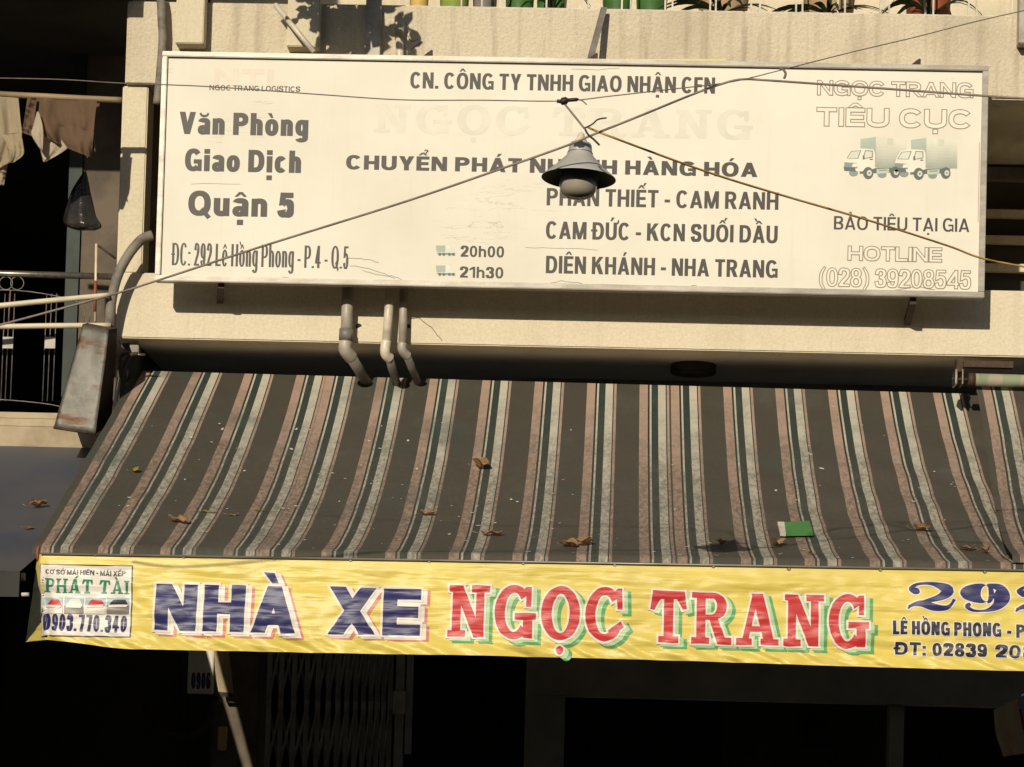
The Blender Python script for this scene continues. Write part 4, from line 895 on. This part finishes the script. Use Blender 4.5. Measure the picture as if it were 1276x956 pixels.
tag(MB().box((P(1268, 30, -.03).x, -.09, P(1270, 58, -.03).z), (P(1300, 30, -.03).x, -.002, zp1 + .6), .004).done('downpipe', M['grey']), 'grey square downpipe at the upper right edge of the photo', 'pipe')
# disc lamp under soffit
YD = .42; c0 = P(864, 461.5, YD); zz = zf0 + .004
o = thing('ceiling_lamp', 'round black ceiling lamp with dull disc fixed under the soffit', 'lamp', (c0.x, YD, zz))
MB().lathe([(.0, 0), (.109, 0), (.110, -.008), (.109, -.040), (.103, -.046), (.090, -.046), (.0, -.046)], (c0.x, YD, zz), 40).done('housing', M['black'], o)
MB().lathe([(.094, -.0465), (.090, -.049), (.05, -.0505), (0, -.051)], (c0.x, YD, zz), 36).done('diffuser', M['brownwall'], o)
# rusty chute
f = [P(103, 404, -.32), P(136, 411, -.30), P(119, 541, -.42), P(67, 533, -.42)]; bk = [P(112, 402, -.08), P(146, 409, -.08), P(139, 528, -.10), P(84, 522, -.10)]
ch = thing('metal_chute', 'rust streaked grey sheet metal chute hanging at the left under the poles', 'chute', tuple(P(100, 470, -.2)))
def panel(q, name, mat, nu=10, nv=16, wob=.006):
    return MB().grid(lambda u, v: (q[0].lerp(q[1], u)).lerp(q[3].lerp(q[2], u), v) + Vector((0, wob * noise.noise(Vector((u * 3, v * 4, q[0].x))), (.02 * abs(noise.noise(Vector((u * 5, 2, 1)))) if v > .97 else 0))), nu, nv, .003).done(name, M[mat], ch)
panel(f, 'front_sheet', 'rusty'); panel([f[1], bk[1], bk[2], f[2]], 'side_sheet', 'rustdark'); panel([bk[0], f[0], f[3], bk[3]], 'side_sheet', 'rusty')
panel([bk[0], bk[1], f[1], f[0]], 'top_sheet', 'rusty', 6, 4)
for a, b_ in ((3, 2),): MB().tube([f[3] + Vector((0, -.004, 0)), f[2] + Vector((0, -.004, 0))], .007, 6).done('rolled_edge', M['rustdark'], ch)
# poles and railing at left
def pole(label, pts, r, mat, name='pole', cat='pole'):
    return tag(MB().tube(crom([P(*p) for p in pts], 4), r, 10).done(name, M[mat]), label, cat)
pole('upper of two pale poles crossing the dark railing at the left', [(-60, 387, -.22), (0, 381, -.22), (70, 374, -.20), (136, 368, -.15)], .0125, 'polew')
pole('lower of two pale poles, level, just above the rusty chute', [(-60, 407, -.15), (0, 407, -.15), (70, 406, -.15), (138, 405.5, -.12)], .0125, 'polew')
pole('bamboo clothes pole carrying the hanging laundry', [(-60, 113, -.35), (0, 117.5, -.35), (60, 120.5, -.34), (108, 123, -.34), (152, 125, -.33)], .014, 'bamboo', 'clothes_pole')
rl = thing('balcony_railing', 'thin ironwork balcony railing with rings and small plates below a steel rail', 'railing', tuple(P(60, 510, .05)))
YR = .06
MB().tube([P(-60, 340, YR), P(0, 341, YR), P(146, 345, YR)], .0155, 12).done('top_rail', M['steel'], rl)
for grp in ((5, 10.5, 17), (57, 63, 69.5), (-47, -41, -35)):
    for x in grp:
        MB().tube([P(x + 1.5, 366, YR), P(x - 4 + (0 if x < 30 else 0), 500, YR)], .0028, 5).done('bar', M['thin'], rl)
    xm = grp[1]; a, b_ = P(xm - 7.5, 434, YR - .01), P(xm + 6, 420, YR - .01); MB().box((a.x, a.y, a.z), (b_.x, a.y + .006, b_.z)).done('plate', M['grey'], rl)
for x in (106, 113): MB().tube([P(x, 382, YR), P(x - 2, 404, YR)], .0028, 5).done('bar', M['thin'], rl)
for x in (7.5, 21.5, -45):
    c0 = P(x, 353, YR); MB().tube([c0 + Vector((.031 * math.cos(k * math.pi / 12), 0, .031 * math.sin(k * math.pi / 12))) for k in range(25)], .0026, 5, False).done('ring', M['thin'], rl)
MB().tube(crom([P(-60, 362, YR), P(20, 362, YR), P(75, 370, YR), P(100, 377, YR), P(112, 377, YR)], 4), .0028, 5).done('scroll', M['thin'], rl)
MB().tube(crom([P(-60, 497, YR), P(0, 498, YR), P(55, 503, YR), P(80, 508, YR)], 4), .0028, 5).done('scroll', M['thin'], rl)
for x, y0, y1 in ((13, 362, 400),): MB().tube([P(x, y0, YR), P(x - 2, y1, YR)], .0035, 5).done('bar', M['ironred'], rl)
MB().tube([P(120, 304, YR - .03), P(118.5, 402, YR - .03)], .0065, 8).done('post', M['polew'], rl)
MB().tube([P(119, 350, YR - .035), P(118, 388, YR - .035)], .0072, 8).done('post_sleeve', M['ironred'], rl)
MB().tube([P(122, 306, YR), P(144, 322, YR)], .006, 6).done('brace', M['rustdark'], rl)
# laundry
def cloth(name, left, right, Y, mat, amp=.02, wl=9, seed=0, nu=26, nv=26, parent=None, dz=0, bow=.0):
    Lc, Rc = crom([(x, y, 0) for x, y in left], 8), crom([(x, y, 0) for x, y in right], 8)
    def fn(u, v):
        a = Lc[min(len(Lc) - 1, int(v * (len(Lc) - 1)))]; b2 = Rc[min(len(Rc) - 1, int(v * (len(Rc) - 1)))]
        x, y = a.x * (1 - u) + b2.x * u, a.y * (1 - u) + b2.y * u + bow * 4 * u * (1 - u) * v
        d = amp * (math.sin(u * wl + seed + 1.2 * v) * .5 + noise.noise(Vector((u * wl * .7, v * 2.2, seed)))) * (.25 + .75 * v)
        return P(x, y, Y + d)
    return MB().grid(fn, nu, nv, .0025).done(name, M[mat], parent)
sh = thing('hanging_shirt', 'cream shirt hanging on the bamboo pole at the left edge of the photo', 'clothing', tuple(P(10, 125, -.35)), 'laundry on the bamboo pole')
cloth('body', [(-40, 118), (-38, 160), (-34, 235)], [(23, 122), (25, 145), (27, 175), (16, 200), (6, 205)], -.37, 'cream_cloth', .035, 16, 1, parent=sh)
cloth('sleeve', [(2, 168), (8, 180), (10, 192), (12, 203)], [(26, 165), (29, 180), (29, 193), (16, 203)], -.40, 'cream_cloth', .02, 7, 2, parent=sh)
cloth('tail', [(-30, 200), (-25, 230)], [(11, 198), (8, 215), (5, 231)], -.35, 'cream_cloth', .02, 8, 4, parent=sh)
s2 = thing('hanging_shirt', 'brown shirt draped over the bamboo pole right of the cream one', 'clothing', tuple(P(80, 125, -.35)), 'laundry on the bamboo pole')
cloth('body', [(44, 121.5), (47, 140), (51, 160), (56, 170)], [(121, 126), (118, 150), (116, 175), (114, 196)], -.37, 'brown_cloth', .045, 9, 3, parent=s2, bow=2)
cloth('front_flap', [(34, 121.5), (31, 143), (27, 165)], [(46, 122), (43, 150), (40, 170)], -.39, 'brown_cloth', .015, 5, 5, parent=s2)
cloth('back_edge', [(113, 125), (113, 155), (110, 178), (113, 185)], [(125, 127), (120, 150), (118, 170), (120, 190)], -.33, 'brown_cloth', .02, 6, 6, 10, 20, parent=s2)
s3 = thing('white_cloth', 'pale cloth corner poking out below the brown shirt', 'cloth', tuple(P(60, 170, -.34)), None)
cloth('fold', [(46, 139), (41, 158), (39, 168), (49, 185)], [(48, 139), (53, 155), (54, 170), (53, 188)], -.415, 'white_cloth', .012, 5, 7, 10, 20, parent=s3)
cloth('corner', [(50, 160), (49, 180), (54, 202)], [(88, 172), (83, 186), (56, 202)], -.345, 'white_cloth', .012, 5, 8, 14, 16, parent=s3)
# black bag
bg = thing('plastic_bag', 'crumpled black plastic bag hanging from the pole above the steel rail', 'bag', tuple(P(104, 218, .0)))
rows = [(106, 214, 1.5), (104, 222, 5), (101, 238, 11), (101, 255, 16), (101, 270, 20), (103, 279, 23), (106, 284, 19), (108, 287.5, 10)]
mb = MB(); rings = []
for i, (x, y, h_) in enumerate(crom(rows, 4)):
    loop_ = []
    for k in range(24):
        a = k * math.pi / 12; rr = 1 + .16 * noise.noise(Vector((math.cos(a) * 2.5, math.sin(a) * 2.5, i * .08))) + .10 * math.sin(a * 7) * (1 - i / 40)
        c0 = P(x + h_ * math.cos(a) * rr, y, .0 + .075 * (h_ / 20) * math.sin(a) * rr); loop_.append(mb.bm.verts.new(c0))
    rings.append(loop_)
for A, B in zip(rings, rings[1:]):
    for k in range(24): f_ = mb.bm.faces.new((A[k], A[(k + 1) % 24], B[(k + 1) % 24], B[k])); f_.smooth = True
mb.bm.faces.new(rings[-1]); mb.done('sack', M['bag'], bg)
MB().tube([P(106, 216, 0), P(109, 195, .05), P(110, 126, -.2)], .003, 5).done('string', M['wire'], bg)
# under the awning at left: box with number, pipe, hose
nbx = thing('number_board', 'small pale board with navy digits on the dark wall under the banner', 'sign', tuple(P(250, 848, .45)))
a, b_ = P(233, 864, .45), P(266, 822, .45); MB().box((a.x, .45, a.z), (b_.x, .499, b_.z + .05), .004).done('board', M['soffit'], nbx)
print_obj(to_plane(sans('0906', 238, 262, 20, 3.0), 238, 262, 858, .4488), .4488, flat('navy_digits', (.03, .04, .16)), nbx)
rag = thing('cloth_scrap', 'sunlit cloth scrap hanging just under the banner near the pillar', 'cloth', tuple(P(275, 830, .4)))
cloth('cloth', [(266, 806), (268, 835), (272, 862)], [(285, 808), (288, 835), (291, 864)], .40, 'cream_cloth', .01, 4, 9, 10, 14, parent=rag)
cloth('torn_end', [(272, 862), (275, 868)], [(291, 864), (288, 869)], .395, 'dark', .01, 4, 9, 6, 4, parent=rag)
tag(MB().tube([P(228, 780, .7), P(231, 960, .7)], .013, 10).done('wall_pipe', M['dark']), 'thin vertical wall pipe in the shade left of the number board', 'pipe')  # white pipe in the dark wall colour, which stands in for its shade
tag(MB().tube(crom([P(268, 868, .44), P(262, 895, .42), P(245, 915, .42), (P(220, 916, .45)), P(200, 905, .5), P(180, 880, .6)], 5), .016, 8).done('hanging_hose', M['rustdark']), 'dark hose looping below the number board in the shade', 'hose')
tag(MB().box((P(271, 940, .45).x, .44, P(271, 935, .45).z), (P(281, 940, .45).x, .499, P(271, 905, .45).z), .004).done('cable_clamp', M['pot_yellow']), 'small dull yellow clamp on the dark pillar beside the sun streak', 'clamp')
# garment at lower right
s4 = thing('hanging_shirt', 'beige garment with blue and red edge hanging at the lower right corner', 'clothing', tuple(P(1265, 870, -1.0)))
cloth('body', [(1238, 885), (1241, 915), (1246, 930), (1250, 943)], [(1268, 869), (1273, 900), (1279, 925), (1285, 938)], -1.0, 'white_cloth', .02, 7, 11, parent=s4)
cloth('blue_panel', [(1268, 869), (1271, 880), (1276, 900)], [(1290, 855), (1294, 870), (1298, 905)], -1.02, 'vsky', .01, 5, 12, 8, 8, parent=s4)
cloth('red_panel', [(1270, 884), (1274, 905), (1280, 930)], [(1280, 900), (1286, 915), (1290, 935)], -.99, 'red', .01, 5, 13, 8, 8, parent=s4)
# litter on the awning
def leaf_mesh(seed, curl=.5, L=1.0, W=.42, fold=0.0, twist=0.0):
    r = random.Random(seed); mb = MB()
    def fn(u, v):
        a = u * 2 - 1; wv = W * (max(0, 1 - abs(a) ** 2.2)) ** .6 * (1 + .15 * math.sin(u * 9 + seed)); b2 = (v * 2 - 1) * wv
        th = twist * a
        z = curl * (a * a) * .35 + fold * abs(b2) * 1.1 + .05 * math.sin(a * 6 + seed) + .06 * noise.noise(Vector((a * 2, b2 * 3, seed)))
        return Vector((a * L / 2 * (1 - .15 * curl), b2 * math.cos(th) - z * math.sin(th), z * math.cos(th) + b2 * math.sin(th) + .03))
    mb.grid(fn, 14, 6, .012)
    mb.tube([(-.5 * L, 0, .1 * curl + .04), (-.66 * L, .03, .12 * curl + .06), (-.80 * L, .0, .22 * curl + .1)], .012, 4)
    return mb
def litter(px, py, size, rot, seed, label, mat='leaf', name='dry_leaf', cat='leaf', fn=None, group='dry leaves lying on the awnings', **k):
    p = on_awning(px, py, fn) ; zf = fn or aw_z
    sl_ = math.atan((zf(p.x, p.y + .02) - zf(p.x, p.y)) / .02)
    mb = leaf_mesh(seed, **k); m4 = Matrix.Translation(p + Vector((0, 0, .004))) @ Matrix.Rotation(sl_, 4, 'X') @ Matrix.Rotation(rot, 4, 'Z') @ Matrix.Scale(size, 4)
    bmesh.ops.transform(mb.bm, matrix=m4, verts=mb.bm.verts[:]); o_ = mb.done(name, M[mat]); return tag(o_, label, cat, group)
px_m = 11.4 / 3500
LV = [(168, 589, 14, .4, 1, 'small curled brown leaf high on the left part of the striped awning', 'leafy', dict(curl=1.2, fold=.4)),
      (222, 652, 32, 3.0, 2, 'long twisted brown leaf low at the left of the striped awning', 'leaf', dict(curl=.6, W=.20, fold=.8, twist=.8)),
      (258, 639, 26, .05, 3, 'thin yellow leaf with long stalk beside the twisted brown leaf', 'leafy', dict(curl=.2, W=.10)),
      (291, 643, 16, .1, 4, 'small yellowish scrap of leaf right of the stalked yellow leaf', 'leafy', dict(curl=.3, W=.16)),
      (323, 637, 15, -.2, 5, 'tiny pale green leaf on the left third of the awning', 'leafy', dict(curl=.1, W=.2)),
      (599, 585, 24, .5, 6, 'upright curled brown leaf highest on the middle of the awning', 'leaf', dict(curl=1.6, W=.4, fold=.9, twist=.5)),
      (533, 643, 22, .1, 7, 'small rolled brown leaf below and left of the highest leaf', 'leaf', dict(curl=.5, W=.22, fold=.8)),
      (613, 668, 31, .1, 8, 'flat pointed brown leaf near the bar in the middle', 'leaf', dict(curl=.3, W=.22, fold=.5)),
      (709, 682, 22, .6, 9, 'left half of the big orange brown leaf pair by the bar', 'leaf', dict(curl=.8, W=.55, fold=.3, twist=.4)),
      (729, 680, 24, -.5, 10, 'right half of the big orange brown leaf pair by the bar', 'leaf', dict(curl=.9, W=.5, fold=.4, twist=-.4)),
      (899, 680, 16, -.5, 11, 'small shrivelled leaf inside the lamp shadow', 'leaf', dict(curl=1.0, W=.3, fold=.9)),
      (969, 681, 26, .4, 12, 'curved brown leaf below the green paper packet', 'leaf', dict(curl=1.0, W=.28, fold=.5)),
      (1012, 691, 10, .5, 13, 'tiny orange leaf by the bar right of the packet', 'leaf', dict(curl=.6, W=.4)),
      (1148, 663, 25, .3, 14, 'winged brown leaf on the right part of the awning', 'leaf', dict(curl=.9, W=.24, fold=.9, twist=.6)),
      (1205, 686, 24, -.15, 15, 'broad orange brown leaf by the bar at the right', 'leaf', dict(curl=.6, W=.32, fold=.3)),
      (1228, 690, 16, -.3, 16, 'small curled brown leaf touching the broad one at the right', 'leaf', dict(curl=1.4, W=.3, fold=.9)),
      (1252, 697, 11, .3, 17, 'small brown leaf crumb at the right end beside the bar', 'leaf', dict(curl=.8, W=.4)),
      (48, 633, 27, .55, 18, 'rolled brown leaf on the blue awning', 'leaf', dict(curl=.5, W=.22, fold=1.2)),
      (36, 659, 13, .2, 19, 'small flat brown leaf below the rolled one on the blue awning', 'leaf', dict(curl=.3, W=.45))]
blz = lambda x, Y: zb0 + (zb1 - zb0) * ((Y - yb0) / (yb1 - yb0)) - .04 * 4 * ((Y - yb0) / (yb1 - yb0)) * (1 - (Y - yb0) / (yb1 - yb0)) + .004
for i, (x, y, s, r, sd, lb, mt, k) in enumerate(LV):
    litter(x, y, s * px_m, r, sd, lb, mt, fn=(blz if i >= 17 else None), **k)
# green packet
def packet():
    cs = [on_awning(x, y) for x, y in ((977, 657), (1008, 655), (1013, 670), (979, 670.5))]; up = Vector((0, -.004, .008)); ws = [on_awning(x, y) for x, y in ((968.5, 656), (977, 656.5), (979, 671), (972, 670.5))]
    o_ = thing('paper_packet', 'small green paper packet with white end lying on the awning', 'packet', tuple(cs[3]))
    def sl2(q, mat, nm): MB().hexa([c_ + up for c_ in q] + [c_ + up * 2.4 for c_ in q]).done(nm, M[mat], o_)
    sl2(cs, 'packet', 'green_part'); sl2(ws, 'paperw', 'white_end')
packet()
# ---- balcony above
rg = thing('balcony_railing', 'pale thin railing along the balcony above the sign with pots behind it', 'railing', (0, .04, zp1))
MB().box((P(400, 8, .05).x, .035, zp1 + .004), (P(1268, 20, .05).x, .05, zp1 + .012)).done('bottom_rail', M['rail'], rg)
for x in (575, 600.5, 624, 681, 723, 733, 775, 786, 829, 838, 885, 892, 936, 947, 992, 1000, 1044, 1053, 1097, 1108, 1153, 1163, 1207, 1217, 1261):
    X = P(x, 5, .045).x; MB().box((X - .004, .038, zp1 + .012), (X + .004, .046, zp1 + .95)).done('bar', M['rail'], rg)
MB().box((P(400, 8, .05).x, .03, zp1 + .95), (XR - 3, .055, zp1 + .98)).done('top_rail', M['rail'], rg)
def pot(label, x0, x1, mat, r1=1.15, h=.22, Y=.25, name='flower_pot'):
    c0 = P((x0 + x1) / 2, 12, Y); r = (x1 - x0) / 2 / 3500 * 13.25; z0 = zp0 + .182 if Y > .16 else zp1
    zb = zp1 - .03
    o_ = thing(name, label, 'plant pot', (c0.x, Y, zb), 'plant pots on the balcony')
    MB().lathe([(0, 0), (r * .92, 0), (r, .03), (r * r1, h), (r * r1 * 1.08, h + .01), (r * r1 * 1.08, h + .035), (r * r1 * .95, h + .035), (r * r1 * .9, h - .01), (0, h - .01)], (c0.x, Y, zb), 24).done('pot', M[mat], o_)
    return o_
pots = [('yellow plant pot behind the railing left of the lime one', 511, 533, 'pot_yellow'), ('lime green pot on the balcony near the strut', 549, 583, 'pot_lime'), ('glossy green pot left of the strut on the balcony, left one', 631, 664, 'pot_green'),
        ('glossy green pot on the balcony left of the strut, right one', 670, 705, 'pot_green'), ('glossy green pot just right of the strut', 752, 786, 'pot_green'), ('second glossy green pot right of the strut', 794, 830, 'pot_green'),
        ('wide tan bowl under dark leaves, left one', 872, 930, 'pot_tan'), ('wide tan bowl under dark leaves, right one', 1003, 1062, 'pot_tan'), ('terracotta pot at the right of the balcony', 1131, 1182, 'pot_red'), ('dull grey pot between the lime one and the glossy green ones', 590, 618, 'greydark')]
for lb, a, b_, mt in pots: pot(lb, a, b_, mt)
def palm(label, px, n, spread, mat='darkleaf', Y=.13, z=None, up=.5, seed=1):
    r = random.Random(seed); c0 = P(px, 5, Y); z = zp1 + .03 if z is None else z
    o_ = thing('potted_plant', label, 'plant', (c0.x, Y, z), 'leafy plants on the balcony')
    for i in range(n):
        a = i * 2.4 + r.uniform(-.3, .3); L = spread * r.uniform(.7, 1.1); b0 = Vector((c0.x, Y, z)); pts = []
        for k in range(8):
            t = k / 7; pts.append((b0 + Vector((math.cos(a) * L * t, math.sin(a) * L * t * .5, up * L * math.sin(t * 2.9) - .06 * L * t * t)), .012 * math.sin(math.pi * (.1 + .88 * t)) + .002))
        mb = MB(); pv = None
        for p, wd in pts:
            nrm = Vector((-math.sin(a), math.cos(a), .5)).normalized() * wd; v = (mb.bm.verts.new(p + nrm), mb.bm.verts.new(p - nrm))
            if pv: mb.bm.faces.new((pv[0], v[0], v[1], pv[1]))
            pv = v
        bmesh.ops.solidify(mb.bm, geom=mb.bm.faces[:], thickness=.002); mb.done('leaf', M[mat], o_)
    return o_
palm('dark strappy plant over the left tan bowl', 900, 16, .32, seed=2, up=.16); palm('dark strappy plant over the right tan bowl', 1032, 16, .34, seed=3, up=.16)
palm('strappy plant spilling from the terracotta pot', 1160, 10, .32, seed=4, up=.3); palm('dark plant behind the glossy green pots', 690, 8, .25, seed=5)
# bushy plant above the frame that throws the leaf shadows on the plaster
def bush():
    r = random.Random(5); cx = P(448, 30, 0).x - .20; z0 = zp1 + .10
    o_ = thing('shrub', 'broad leaved shrub leaning out over the parapet, its leaf shadows fall on the plaster', 'plant', (cx, -.1, zp1))
    MB().tube([(cx, -.0, zp1 + .02), (cx, -.18, zp1 + .35), (cx - .02, -.78, zp1 + .30)], [.02, .016, .008], 8).done('stem', M['bamboo'], o_)
    mb = MB()
    for i in range(190):
        p = Vector((cx + r.gauss(0, .095), -.80 + r.uniform(-.12, .12), z0 + .13 + r.gauss(0, .09)))
        if p.z < z0: p.z = z0 + r.random() * .05
        a = r.uniform(0, 6.28); L = r.uniform(.06, .10); d = Vector((math.cos(a), r.uniform(-.3, .3), math.sin(a) * .8 - .3)).normalized(); sd = d.cross(Vector((r.uniform(-.3, .3), 1, .2))).normalized()
        pts = [p, p + d * L * .35 + sd * L * .28, p + d * L * .75 + sd * L * .25, p + d * L, p + d * L * .75 - sd * L * .25, p + d * L * .35 - sd * L * .28]
        mb.bm.faces.new([mb.bm.verts.new(q) for q in pts])
    tag(mb.done('foliage', M['green_leaf'], o_, recalc=False), kind='stuff')
bush()
